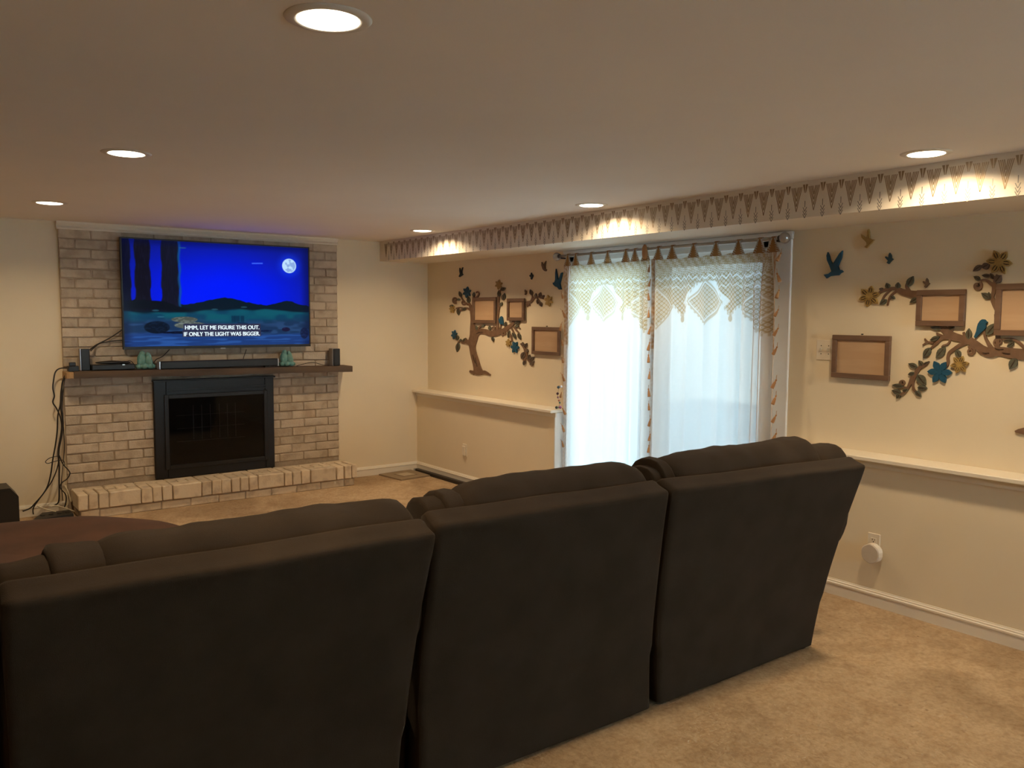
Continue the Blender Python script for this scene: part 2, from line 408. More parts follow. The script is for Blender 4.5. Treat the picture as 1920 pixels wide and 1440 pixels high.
# ---- sliding glass door (door_1) with casing, two sashes, insect screen
dj = MB()
dj.box(.135, .30, DY0-.05, DY0, 0, 2.03).box(.135, .30, DY1, DY1+.05, 0, 2.03).box(.135, .30, DY1, DY0, 1.98, 2.03).box(.10, .30, DY1, DY0, 0, .03)
d1 = struct('door_1', dj, DOORW)
cs = MB()
cs.box(XU-.018, XU, DY1-.17, DY0+.05, 2.015, 2.062, .004).box(XU-.024, XU, DY1-.17, DY0+.05, 2.045, 2.062)
cs.box(XU-.018, XU, DY0, DY0+.035, ZL+.006, 2.015, .003).box(XU-.018, XU, DY1-.165, DY1, 0, 2.015, .003)
cs.box(-.012, XU, DY0-.012, DY0, 0, ZL-.02).box(-.012, XU-.018, -4.232, -4.22, 0, ZL-.02)
obj('casing', cs, DOORW, d1)
for (a, b, x) in ((DY0-.05, -3.14, .17), (-3.06, DY1+.05, .225)):
    sh = MB(); lo, hi = min(a, b), max(a, b); w = .07
    sh.box(x, x+.04, lo, lo+w, .03, 1.98).box(x, x+.04, hi-w, hi, .03, 1.98).box(x, x+.04, lo+w, hi-w, .03, .13).box(x, x+.04, lo+w, hi-w, 1.90, 1.98)
    so = obj('sash', sh, DOORW, d1)
    obj('pane', MB().box(x+.016, x+.022, lo+w, hi-w, .13, 1.90), GLASS, so)
obj('door_handle', MB().box(.135, .17, -2.255, -2.235, .95, 1.15, .005), DOORW, d1)
obj('door_screen', MB().box(.285, .287, DY1+.05, -3.10, .03, 1.98), SCREENM, d1)
obj('door_screen', MB().box(.292, .293, -3.10, DY0-.05, .03, 1.98), SCREENL, d1)['label'] = 'added screen that dims the daylight in the left half'  # added sheet that cuts the sky behind the left curtain so its print shows
# small paned cabinet window near the camera, only seen mirrored in the fire glass
wf = MB(); wy0, wy1, wz0, wz1 = -9.0, -7.5, .95, 1.95
wf.box(XU-.02, XU, wy0-.06, wy0, wz0-.06, wz1+.06).box(XU-.02, XU, wy1, wy1+.06, wz0-.06, wz1+.06).box(XU-.02, XU, wy0, wy1, wz1, wz1+.06).box(XU-.03, XU, wy0, wy1, wz0-.06, wz0)
w1 = struct('window_1', wf, DOORW)
for k in range(1, 6): y = wy0+(wy1-wy0)*k/6; obj('muntin', MB().box(XU-.016, XU-.002, y-.01, y+.01, wz0, wz1), DOORW, w1)
for k in range(1, 3): z = wz0+(wz1-wz0)*k/3; obj('muntin', MB().box(XU-.015, XU-.002, wy0, wy1, z-.01, z+.01), DOORW, w1)
obj('pane', MB().box(XU-.006, XU-.001, wy0, wy1, wz0, wz1), GLASSB, w1)

wf = MB().box(WX0-.06, WX0, YB-.1, YB+.02, WZ0-.06, WZ1+.06).box(WX1, WX1+.06, YB-.1, YB+.02, WZ0-.06, WZ1+.06).box(WX0, WX1, YB-.1, YB+.02, WZ1, WZ1+.06).box(WX0, WX1, YB-.1, YB+.04, WZ0-.06, WZ0)
w2 = struct('added_fill_window', wf, DOORW)  # out-of-view window, added only as a source of fill daylight
for k in range(1, 4): x = WX0+(WX1-WX0)*k/4; obj('muntin', MB().box(x-.012, x+.012, YB-.09, YB-.06, WZ0, WZ1), DOORW, w2)
obj('muntin', MB().box(WX0, WX1, YB-.09, YB-.06, 1.41, 1.43), DOORW, w2); obj('pane', MB().box(WX0, WX1, YB-.078, YB-.073, WZ0, WZ1), GLASS, w2)

# ------------------------------------------------------------------ recessed lights
def downlight(x, y, label):
    t = thing('recessed_light', (x, y, H), label, 'ceiling light', 'recessed lights in the ceiling')
    tr = MB().lathe([(.0735, 0), (.0735, -.0045), (.080, -.006), (.095, -.0045), (.102, -.0015), (.103, 0)], (x, y, H), 40)
    obj('trim_ring', tr, CEILRING, t, True)
    obj('lens', MB().lathe([(.0733, -.001), (.0733, -.0050), (.066, -.0068), (.01, -.0075)], (x, y, H), 40), LENS, t, True)
    L = bpy.data.lights.new('lamp_light', 'AREA'); L.shape = 'DISK'; L.size = .135; L.energy = LAMP_W; L.color = LAMP_COL; L.spread = math.radians(152)
    lo = bpy.data.objects.new('lamp_light', L); COL.objects.link(lo); lo.location = (0, 0, -.011); lo.parent = t
    return t
for (x, y, lb) in ((-3.35, -5.36, 'round recessed ceiling light at the top edge of the picture, the largest'),
                   (-3.35, -3.27, 'round recessed ceiling light above the left of the sofa, in front of the television'),
                   (-3.36, -1.19, 'small round recessed ceiling light nearest the left end of the brick fireplace'),
                   (-.64, -1.20, 'small round recessed ceiling light nearest the far corner, by the soffit end'),
                   (-.635, -3.27, 'round recessed ceiling light above the printed curtains, middle one along the soffit'),
                   (-.65, -5.40, 'round recessed ceiling light beside the soffit at the right of the picture'),
                   (-.65, -7.49, 'round recessed ceiling light behind the viewer beside the soffit')):
    downlight(x, y, lb)

# ------------------------------------------------------------------ brick fireplace
BX0, BX1 = -3.150, -.858
fp = thing('brick_fireplace', ((BX0+BX1)/2, -.03, 0), 'whitewashed brick chimney face with a raised brick hearth on the far wall', 'fireplace')
FX0, FX1, FZ1 = -2.50, -1.495, 1.005
back = MB().box(BX0+.004, FX0, -.026, -.001, 0, H-.06).box(FX1, BX1-.004, -.026, -.001, 0, H-.06).box(FX0, FX1, -.026, -.001, FZ1, H-.06)
obj('mortar_backing', back, MORTAR, fp)['label'] = 'taupe mortar behind the bricks'
PITCH_Z, PITCH_X = .0758, .2285
def brick_mesh(L, hgt, dep, seed, nm='brick'):
    mb = MB().box(-L/2, L/2, -dep/2, dep/2, -hgt/2, hgt/2, .005)
    rr = random.Random(seed); j = .0032
    mb.v = [(x+rr.uniform(-j, j), y+rr.uniform(-j, j)*.6, z+rr.uniform(-j, j)) for x, y, z in mb.v]
    me = bpy.data.meshes.new(nm); me.from_pydata(mb.v, [], mb.f); me.materials.append(BRICK); me.update()
    return me
BM = [brick_mesh(.2165, .0665, .034, i) for i in range(6)]
nb = 0
def place(me, x, y, z, sx_=1., m_=None, parent=fp, nm='brick', rz=0.):
    o = bpy.data.objects.new(nm, me); COL.objects.link(o); o.parent = parent
    b = wloc(parent); o.location = (x-b.x, y-b.y, z-b.z); o.scale = (sx_, 1, 1); o.rotation_euler = (0, 0, rz)
    return o
z0 = .19; row = 0
while True:
    zc = 2.1975-PITCH_Z*(row+.5)
    if zc < .21: break
    off = (0, .5, .02, .52, .03, .48)[row % 6]*PITCH_X
    edges = [BX0]; x = BX0+(off if off > .02 else PITCH_X)
    while x < BX1-.03: edges.append(x+random.uniform(-.006, .006)); x += PITCH_X
    edges.append(BX1)
    for a, b in zip(edges[:-1], edges[1:]):
        segs = [(a, b)]
        if zc < FZ1+.02:
            segs = []
            if a < FX0-.02: segs.append((a, min(b, FX0)))
            if b > FX1+.02: segs.append((max(a, FX1), b))
        for (p, q) in segs:
            if q-p < .03: continue
            place(random.choice(BM), (p+q)/2, -.018+random.uniform(-.003, .003), zc, (q-p-.0085)/.2165); nb += 1
    row += 1
# hearth: recessed base course under a cap course
HY = -.36; HX0, HX1 = -3.135, -.832; HZ = .19
obj('hearth_core', MB().box(HX0+.025, HX1-.025, HY+.03, -.03, 0, HZ-.012), MORTAR, fp)
def hbrick(x0, x1, y0, y1, za, zb):
    b = .0035; mb = MB().box(x0+b, x1-b, y0+b, y1-b, za, zb, .006)
    j = .0028; mb.v = [(x+random.uniform(-j, j), y+random.uniform(-j, j), z+random.uniform(-j, j)) for x, y, z in mb.v]
    c = ((x0+x1)/2, (y0+y1)/2, za)
    me = bpy.data.meshes.new('hearth_brick'); me.from_pydata([(v[0]-c[0], v[1]-c[1], v[2]-c[2]) for v in mb.v], [], mb.f); me.materials.append(HBRICK)
    o = bpy.data.objects.new('hearth_brick', me); COL.objects.link(o); o.parent = fp; w = wloc(fp); o.location = (c[0]-w.x, c[1]-w.y, c[2]-w.z)
fpx = [145, 166, 185, 205.5, 265.5, 287, 305, 325, 379, 398, 416, 434.5, 451.5, 467.5, 484.5, 534, 549, 566, 583, 631.5, 646, 660.5, 673]
fx = [at(p, 947-(p-270)*.112-20, 1, HY).x for p in fpx]; fx[0] = HX0; fx[-1] = HX1
for i in range(len(fx)-1):
    a, b = fx[i], fx[i+1]
    if b-a > .16:
        hbrick(a, b, HY, HY+.115, .072, HZ)
        for k in range(3): hbrick(a+(b-a)*k/3, a+(b-a)*(k+1)/3, HY+.115, HY+.24, .072, HZ)
    else: hbrick(a, b, HY, HY+.24, .072, HZ)
n = 10
for k in range(n): hbrick(HX0+(HX1-HX0)*k/n, HX0+(HX1-HX0)*(k+1)/n, HY+.24, -.04, .10, HZ-.002)
for k in range(11): hbrick(max(HX0+.02, HX0+.02+(k-.4)*.225), min(HX1-.02, HX0+.02+(k+.6)*.225), HY+.022, HY+.10, 0, .062)
hbrick(HX1-.06, HX1-.022, HY+.11, -.04, 0, .062); hbrick(HX0+.022, HX0+.06, HY+.11, -.04, 0, .062)

# mantel shelf: rough beam, a touch higher at its left end
MY0, MY1 = -.205, -.012
def mz(x): return 1.112-(x+3.15)*.0125
mt = thing('mantel_shelf', (-2., -.1, 1.04), 'rough dark brown wooden mantel beam across the brick chimney', 'mantel shelf')
mm = MB(); N = 24
for i in range(N):
    pass
v = []; f = []
for i in range(N+1):
    x = -3.10+(2.30)*i/N; t = mz(x); j = lambda: random.uniform(-.0022, .0022)
    v += [(x, MY0+j(), t-.052+j()), (x, MY0+j(), t-.004), (x, MY0+.006, t), (x, MY1, t), (x, MY1, t-.052)]
for i in range(N):
    for k in range(5): a = i*5+k; b = i*5+(k+1) % 5; f.append((a, b, b+5, a+5))
f += [(4, 3, 2, 1, 0), tuple(N*5+k for k in range(5))]
mm.add(v, f); obj('beam', mm, WOOD, mt)
e = MB(); t = mz(-3.12)
e.box(-3.152, -3.101, MY0+.004, MY1, t-.054, t-.004, .003); obj('pale_end_block', e, WOODEND, mt)['label'] = 'pale end-grain block at the left end'
# fireplace insert
fi = thing('fireplace_insert', (-2.0, -.03, .19), 'black steel fireplace insert with smoked glass door under the mantel', 'fireplace insert')
fr = MB(); y0, y1 = -.062, -.005; za = HZ+.002
IX0, IX1, IZ0, IZ1 = -2.405, -1.575, .285, .868
fr.box(FX0, IX0, y0, y1, za, FZ1-.006, .004).box(IX1, FX1, y0, y1, za, FZ1-.006, .004).box(IX0, IX1, y0, y1, IZ1, FZ1-.006, .004).box(IX0, IX1, y0, y1, za, IZ0, .004)
obj('surround', fr, BLACKM, fi)
ds = MB(); dy0, dy1 = -.078, -.060; w = .035
ds.box(IX0-.02, IX0-.02+w, dy0, dy1, IZ0-.02, IZ1+.02, .004).box(IX1+.02-w, IX1+.02, dy0, dy1, IZ0-.02, IZ1+.02, .004)
ds.box(IX0+.015, IX1-.015, dy0, dy1, IZ1-.015, IZ1+.02, .004).box(IX0+.015, IX1-.015, dy0, dy1, IZ0-.02, IZ0+.015, .004)
do = obj('door_frame', ds, BLACKM, fi)
obj('glass', MB().box(IX0, IX1, -.070, -.067, IZ0, IZ1), GLASST, do)
gb = MB()
for px in (363, 379, 395, 412, 427, 442): p = at(px, 800, 1, -.064); gb.box(p.x-.0022, p.x+.0022, -.0645, -.0615, .50, .79)
for py in (776, 800, 824): p = at(390, py, 1, -.064); gb.box(-2.33, -1.76, -.0640, -.0620, p.z-.0015, p.z+.0015)
obj('wire_screen', gb, mat('dull_wire', (.34, .34, .36), .5, metal=.2), do)
obj('hood_lip', MB().box(FX0-.01, FX1+.01, -.085, -.005, FZ1-.008, FZ1+.006, .003), BLACKM, fi)
obj('vent_bar', MB().box(IX0, IX1, -.074, -.062, .905, .915).box(IX0, IX1, -.074, -.062, .925, .935), BLACKM, fi)
obj('firebox', MB().box(IX0, IX1, -.058, -.03, IZ0, IZ1), BLACK, fi)

# ------------------------------------------------------------------ television
TX0, TX1, TZ0, TZ1 = -2.728, -1.160, 1.266, 2.152; TY = -.10
tv = thing('television', ((TX0+TX1)/2, -.06, TZ0), 'large flat television mounted on the brick showing a blue night scene', 'television')
obj('housing', MB().box(TX0, TX1, TY+.004, TY+.035, TZ0, TZ1, .004).box(TX0+.3, TX1-.3, TY+.035, -.035, TZ0+.1, TZ1-.2, .01), BLACK, tv)
bz = MB(); w = .011
bz.box(TX0, TX0+w, TY-.003, TY+.004, TZ0, TZ1).box(TX1-w, TX1, TY-.003, TY+.004, TZ0, TZ1).box(TX0+w, TX1-w, TY-.003, TY+.004, TZ1-w, TZ1).box(TX0+w, TX1-w, TY-.003, TY+.004, TZ0, TZ0+.022)
obj('bezel', bz, BLACK, tv)
obj('logo_bar', MB().box(-1.965, -1.925, TY-.004, TY-.001, TZ0-.008, TZ0+.002), SILVER, tv)
NX, NY = 480, 270
sx0, sx1, sz0, sz1 = TX0+w, TX1-w, TZ0+.022, TZ1-w
U, V = np.meshgrid(np.linspace(0, 1, NX), np.linspace(0, 1, NY))   # V=0 top
def sm(a, b, x): t = np.clip((x-a)/(b-a), 0, 1); return t*t*(3-2*t)
def lin(c): c = np.array(c)/255.; return np.where(c <= .04045, c/12.92, ((c+.055)/1.055)**2.4)
def vn(u, v, s, seed):
    r = np.random.RandomState(seed); g = r.rand(64, 64); x = u*s; y = v*s; xi = np.floor(x).astype(int); yi = np.floor(y).astype(int)
    fx_ = x-xi; fy_ = y-yi; fx_ = fx_*fx_*(3-2*fx_); fy_ = fy_*fy_*(3-2*fy_); G = lambda a, b: g[a % 64, b % 64]
    return (G(xi, yi)*(1-fx_)+G(xi+1, yi)*fx_)*(1-fy_)+(G(xi, yi+1)*(1-fx_)+G(xi+1, yi+1)*fx_)*fy_
img = np.zeros((NY, NX, 3))
def lay(mask, c, a=1.):
    global img
    c = np.asarray(c, float); mk = (np.clip(mask, 0, 1)*a)[..., None]; img = img*(1-mk)+c*mk
# colours below are sRGB 0-255, turned linear at the end
dd = sm(.15, .95, np.hypot((U-.5)*.75, (V-.55)*.8)*1.6)
img[:] = np.array([0, 26, 252.])*(1-dd[..., None])+np.array([14, 26, 130.])*dd[..., None]
md = np.hypot((U-.885)*1.78, V-.19)
lay(sm(.16, .07, md), (20, 60, 240), .5); lay(sm(.078, .070, md), (190, 225, 255))
lay(sm(.45, .7, vn(U*1.78, V, 48, 3))*sm(.07, .06, md), (120, 150, 215), .7)
lay(sm(.010, .002, np.abs(V-.178+(U-.70)*.08))*sm(.035, .028, np.abs(U-.70)), (70, 110, 250), .9)
hill = .595-.075*np.exp(-((U-.52)/.13)**2)-.05*np.exp(-((U-.87)/.075)**2)-.012*sm(.3, .1, U)+.010*vn(U, U*0, 60, 2)
lay(sm(0, .006, V-hill), (10, 26, 40))
g2 = .640+.02*np.sin(U*7+.4)+.02*vn(U, U*0, 12, 5)
lay(sm(0, .03, V-g2), (14, 62, 90)); lay(sm(.4, .8, vn(U*2, V*2, 9, 8))*sm(0, .02, V-g2), (16, 90, 104), .8)
lay(sm(.72, .80, V+.02*np.sin(U*8)), (26, 50, 84)); lay(sm(.5, .8, vn(U*3, V*6, 8, 9))*sm(.72, .8, V), (44, 76, 120), .7)
lay(sm(.86, .90, V+.015*np.sin(U*6)), (28, 58, 118)); lay(sm(.45, .8, vn(U*2, V*14, 7, 4))*sm(.87, .92, V), (44, 88, 160), .8)
for (a, b, c) in ((-.02, .036, (14, 16, 34)), (.062, .132, (17, 16, 29)), (.192, .275, (18, 20, 36))):
    e_ = .002*np.sin(V*23+a*90)+.004*vn(V, U*0, 30, 11); fl = .022*sm(.5, .72, V)
    k = sm(-.004, .004, U-a+e_+fl)*sm(-.004, .004, b+e_+fl*.6-U)*sm(.68, .64, V)
    lay(k, c); lay(k*sm(.4, .9, vn(U*8, V*.5, 40, 12)), (30, 32, 60), .35)
lay(sm(.012, .0, np.abs(U-.280-.003*np.sin(V*30)))*sm(.66, .6, V), (18, 84, 150), .8)
lay(sm(0, .008, V-(.625-.075*np.exp(-((U-.10)/.16)**4)+.02*vn(U, U*0, 50, 17)))*sm(.37, .30, U+.03*vn(U*0, V, 40, 19))*sm(.675, .645, V+.015*np.sin(U*14)), (12, 18, 28))
# logs, rocks and bushes on the ground
for (u, v_, ru, rv, c) in ((.30, .745, .07, .028, (74, 80, 74)), (.33, .80, .085, .034, (84, 92, 88)), (.16, .82, .065, .06, (12, 22, 38)), (.60, .80, .05, .03, (18, 44, 74)), (.86, .845, .025, .022, (26, 24, 54)), (.97, .885, .025, .06, (22, 34, 66)), (.27, .87, .10, .012, (10, 18, 40)), (.74, .86, .04, .01, (14, 28, 60))):
    dq = np.hypot((U-u)/ru, (V-v_)/rv); lay(sm(1.05, .9, dq), c); lay(sm(1.0, .9, dq)*sm(.5, .75, vn(U*4, V*4, 22, 21)), np.array(c)*1.5, .7)
for (u, v_) in ((.155, .66), (.18, .72), (.46, .645), (.62, .62), (.30, .06)):
    dq = np.hypot((U-u)/.02, (V-v_)/.008); lay(sm(1.1, .7, dq), (60, 120, 140), .5)
for (u0, w_) in ((.58, .018), (.61, .012), (.56, .012)): lay(sm(w_, w_*.7, np.abs(U-u0))*sm(.70, .715, V)*sm(.78, .76, V), (10, 44, 70), .8)
lay(sm(.05, 0, U)+sm(.94, 1, U), (6, 10, 40), .45); lay(sm(.08, 0, V), (4, 10, 60), .4)
L3 = lin(img)
me = bpy.data.meshes.new('screen')
vx = np.stack([sx0+(sx1-sx0)*U, np.full_like(U, TY+.002), sz1-(sz1-sz0)*V], -1).reshape(-1, 3)-np.array(wloc(tv))
ii = np.arange(NX*NY).reshape(NY, NX)
fc = np.stack([ii[1:, :-1], ii[1:, 1:], ii[:-1, 1:], ii[:-1, :-1]], -1).reshape(-1, 4)
me.from_pydata(vx.tolist(), [], fc.tolist()); me.materials.append(SCREEN)
at_ = me.attributes.new('picture', 'FLOAT_COLOR', 'POINT')
at_.data.foreach_set('color', np.concatenate([L3.reshape(-1, 3), np.ones((NX*NY, 1))], 1).ravel())
scr = bpy.data.objects.new('screen', me); COL.objects.link(scr); scr.parent = tv; scr['label'] = 'screen lit with a moonlit blue night landscape'
def caption(txt, xc, z, size, width):
    c = bpy.data.curves.new('caption', 'FONT'); c.body = txt; c.size = size; c.align_x = 'CENTER'; c.offset = 0
    tmp = bpy.data.objects.new('tmp', c); COL.objects.link(tmp); bpy.context.view_layer.update()
    me = bpy.data.meshes.new_from_object(tmp.evaluated_get(bpy.context.evaluated_depsgraph_get()))
    bpy.data.objects.remove(tmp)
    co = np.array([q.co[:] for q in me.vertices]); w0 = co[:, 0].max()-co[:, 0].min(); k = width/w0
    b = wloc(tv)
    for q in me.vertices:
        x_, y_ = q.co.x, q.co.y; q.co = ((x_*k+xc-b.x), TY-.0008-b.y, z+y_-b.z)
    V0 = [tuple(q.co) for q in me.vertices]; F0 = [tuple(p.vertices) for p in me.polygons]; V1 = []; F1 = []
    for j, dx in enumerate((-.0016, -.0005, .0006, .0017)):      # overstruck for a bold weight
        V1 += [(a+dx, b_-.00012*j, c_+(.0006 if j % 2 else -.0006)) for a, b_, c_ in V0]; F1 += [tuple(i+j*len(V0) for i in q) for q in F0]
    me = bpy.data.meshes.new('caption_text'); me.from_pydata(V1, [], F1); me.materials.append(SUBW)
    o = bpy.data.objects.new('caption_text', me); COL.objects.link(o); o.parent = scr; o.location = (0, 0, 0)
    return o
pa = at(347, 616, 1, TY); pb = at(486, 616, 1, TY); pc = at(345, 629, 1, TY); pd = at(487, 629, 1, TY)
caption('HMM, LET ME FIGURE THIS OUT.', (pa.x+pb.x)/2, at(416, 617.5, 1, TY).z, .047, pb.x-pa.x)
caption('IF ONLY THE LIGHT WAS BIGGER.', (pc.x+pd.x)/2, at(416, 629.5, 1, TY).z, .047, pd.x-pc.x)
cb = MB(); cb.box(pa.x-.012, pb.x+.012, TY-.0003, TY+.001, at(416, 619, 1, TY).z, at(416, 607, 1, TY).z).box(pc.x-.012, pd.x+.012, TY-.0003, TY+.001, at(416, 631, 1, TY).z, at(416, 619, 1, TY).z)
o = obj('caption_bar', cb, SUBB, tv); o.parent = scr

# ------------------------------------------------------------------ things on the mantel
def speaker(x0, x1, hgt, y0, y1, label):
    z = mz((x0+x1)/2)+.001
    t = thing('surround_speaker', ((x0+x1)/2, (y0+y1)/2, z), label, 'speaker', 'small speakers on the mantel')
    obj('cabinet', MB().box(x0, x1, y0+.012, y1, z, z+hgt, .004), GREYP, t)['label'] = 'grey cabinet'
    obj('grille', MB().box(x0+.002, x1-.002, y0, y0+.013, z+.002, z+hgt-.002, .004), BLACK, t)
    obj('silver_edge', MB().box(x0-.0015, x0+.002, y0+.010, y0+.016, z, z+hgt), SILVER, t)
speaker(-3.040, -2.975, .170, -.14, -.05, 'small black and grey box speaker at the left end of the mantel')
speaker(-.962, -.893, .158, -.15, -.05, 'small black and grey box speaker at the right end of the mantel')
z = mz(-2.0)
sb = thing('soundbar', (-1.98, -.12, z), 'long black soundbar with silver ends on the mantel under the television', 'soundbar')
zz = mz(-2.48)+.001
obj('body', MB().box(-2.468, -1.492, -.165, -.085, zz, zz+.062, .006), BLACK, sb)
for x in (-2.476, -1.492): obj('end_cap', MB().box(x, x+.008, -.165, -.085, zz, zz+.062), SILVER, sb)
obj('foot', MB().box(-2.40, -2.36, -.15, -.10, mz(-2.4), zz).box(-1.6, -1.56, -.15, -.10, mz(-1.6), zz), BLACK, sb)
def figurine(xc, label):
    z = mz(xc); y = -.115
    t = thing('teal_figurine', (xc, y, z), label, 'figurine', 'teal figurines on the mantel')
    b = MB().ell((xc, y, z+.026), (.072, .045, .024), 20, 8, 1, .15, 20, xc)
    for k in range(7):
        a = k*.9; b.ell((xc+.055*math.cos(a), y-.012+.028*math.sin(a), z+.026), (.022, .015, .020), 8, 6, 1, .3, 30, k)
    obj('base', b, TEAL, t, True)['label'] = 'ruffled base'
    l = MB().ell((xc-.020, y, z+.085), (.034, .030, .062), 14, 12, 1, .25, 18, 1).ell((xc-.016, y-.004, z+.128), (.020, .019, .024), 12, 8, 1, .1, 20, 4)
    l.ell((xc-.038, y-.006, z+.062), (.020, .024, .035), 10, 8, 1, .2, 20, 4)
    obj('left_figure', l, TEAL, t, True)
    r = MB().ell((xc+.026, y, z+.078), (.032, .030, .056), 14, 12, 1, .25, 18, 7).ell((xc+.022, y-.004, z+.118), (.018, .018, .022), 12, 8, 1, .1, 20, 2)
    r.ell((xc+.043, y-.006, z+.056), (.018, .024, .032), 10, 8, 1, .2, 20, 4)
    obj('right_figure', r, TEAL, t, True)
figurine(-2.575, 'teal ceramic figurine of two draped shapes left of the soundbar')
figurine(-1.395, 'teal ceramic figurine of two draped shapes right of the soundbar')
z = mz(-3.11)
t = thing('media_box', (-3.105, -.15, z), 'tiny black box on the left tip of the mantel beside the speaker', 'media player')
obj('body', MB().box(-3.135, -3.062, -.185, -.115, z, z+.040, .003), BLACK, t); obj('top_unit', MB().box(-3.125, -3.082, -.18, -.14, z+.040, z+.068, .003), BLACK, t)
z = mz(-3.06)+.006
t = thing('cable_box', (-2.86, -.12, z-.002), 'low flat black set-top box on the mantel left of the teal figurine', 'set-top box')
obj('body', MB().box(-2.97, -2.66, -.175, -.06, z-.003, z+.038, .005), BLACK, t)
obj('indicator', MB().box(-2.755, -2.735, -.177, -.174, z+.03, z+.038), SILVER, t)
obj('foot', MB().box(-2.96, -2.92, -.16, -.08, z-.0045, z-.002), BLACK, t)
t = thing('adapter', (-2.80, -.11, z+.04), 'flat black adapter and wiring heaped on top of the set-top box', 'adapter')
obj('shell', MB().ell((-2.83, -.12, z+.053), (.10, .04, .014), 16, 8, .8, .2, 14, 2).ell((-2.73, -.11, z+.049), (.05, .03, .012), 12, 6, .8, .2, 20, 3), BLACK, t, True)

def smooth_path(P, n=6):
    P = [Vector(p) for p in P]; out = []
    for i in range(len(P)-1):
        p0 = P[max(i-1, 0)]; p1 = P[i]; p2 = P[i+1]; p3 = P[min(i+2, len(P)-1)]
        for k in range(n):
            t = k/n; out.append(.5*((2*p1)+(-p0+p2)*t+(2*p0-5*p1+4*p2-p3)*t*t+(-p0+3*p1-3*p2+p3)*t**3))
    out.append(P[-1]); return out
def cable(pts, y, r, m_, label, group='cables beside the fireplace', floor=False):
    P = []
    for i, q in enumerate(pts):
        yy = y if len(q) < 3 else q[2]
        p = at(q[0], q[1], 1, yy)
        if p.z < .006: p = at(q[0], q[1], 2, .006)
        P.append(p)
    mb = MB().tube(smooth_path(P), r, 6)
    o = obj('cable', mb, m_, None, True); tag(o, label, 'cable', group); return o
c3 = lambda L: [(u/4.236, 660+v/4.236) for u, v in L]
cable(c3([(560, 128), (480, 130), (440, 160), (425, 230), (420, 290), (432, 350), (420, 400), (450, 450), (480, 520), (490, 600), (475, 700), (460, 800), (470, 900), (470, 1000), (470, 1100), (465, 1190), (430, 1220)]), -.09, .0055, CABLE, 'black cable looping out left from the mantel end and down to the floor')
cable(c3([(525, 170), (495, 250), (490, 350), (485, 450), (500, 560), (490, 660), (470, 760), (465, 830), (468, 900)]), -.11, .007, CABLE, 'thick black cable hanging straight down from the mantel end')
cable(c3([(500, 220), (484, 320), (478, 420), (460, 500), (455, 620), (440, 740), (420, 850), (405, 960), (380, 1060), (340, 1130), (280, 1200), (240, 1240), (180, 1265)]), -.08, .0055, CABLE, 'black cable sweeping down left to its plug on the carpet')
cable(c3([(470, 780), (460, 900), (420, 1010), (370, 1090), (310, 1170), (265, 1240), (265, 1290)]), -.10, .0045, CABLE, 'thin black cable splitting off low and curving left')
cable(c3([(470, 820), (500, 890), (545, 940), (555, 970), (530, 1010), (490, 1040), (480, 1080), (520, 1130), (525, 1180), (510, 1240)]), -.12, .0045, CABLE, 'thin black cable kinking right against the brick edge')
cable(c3([(515, 1060), (540, 1110), (565, 1190)]), -.14, .005, CABLEW, 'short pale cable leaning on the hearth corner')
cable(c3([(470, 825), (400, 840), (362, 870), (380, 885), (430, 870), (500, 860), (515, 900)]), -.10, .003, CABLE, 'thin wire loop sticking out left at half height')
cable(c3([(518, 190), (500, 330), (500, 480), (505, 600), (512, 750), (500, 900), (488, 1050), (500, 1180)]), -.06, .003, CABLE, 'thinnest dark wire hanging behind the cable bundle')
cable(c3([(296, 1222), (340, 1240), (400, 1258), (445, 1268)]), -.20, .005, CABLEW, 'pale cable lying across the power strip, left one')
cable(c3([(400, 1228), (450, 1222), (520, 1240), (590, 1266)]), -.20, .005, CABLEW, 'pale cable lying across the power strip, right one')
cable(c3([(515, 1250), (540, 1200), (530, 1130)]), -.15, .004, CABLEW, 'pale cable end standing up beside the hearth')
cable(c3([(720, 0), (800, -60), (860, -105), (950, -160), (1040, -250)]) and [(168, 656, -.10), (180, 647), (200, 637), (215, 628), (232, 616)], -.06, .0045, CABLE, 'black cable slanting from the left speaker up behind the television', 'cables behind the television')
cable([(170, 658, -.10), (185, 645), (201, 641), (216, 639), (234, 638)], -.055, .0045, CABLE, 'black cable running flatter from the left speaker to the television', 'cables behind the television')
cable([(318, 655), (305, 668), (293, 674), (286, 684, -.10)], -.05, .004, CABLE, 'black cable slanting from under the television to the left figurine', 'cables behind the television')
cable([(462, 655), (459, 664), (455, 676)], -.05, .003, CABLE, 'thin black cable hanging from the television behind the soundbar', 'cables behind the television')
cable([(556, 686), (575, 681), (590, 680), (605, 684), (617, 685)], -.10, .003, CABLE, 'thin black wire lying on the mantel between figurine and right speaker', 'cables behind the television')
cable([(232, 684), (240, 677), (247, 678), (254, 688)], -.10, .003, CABLE, 'thin black wire arching over the set-top box', 'cables behind the television')
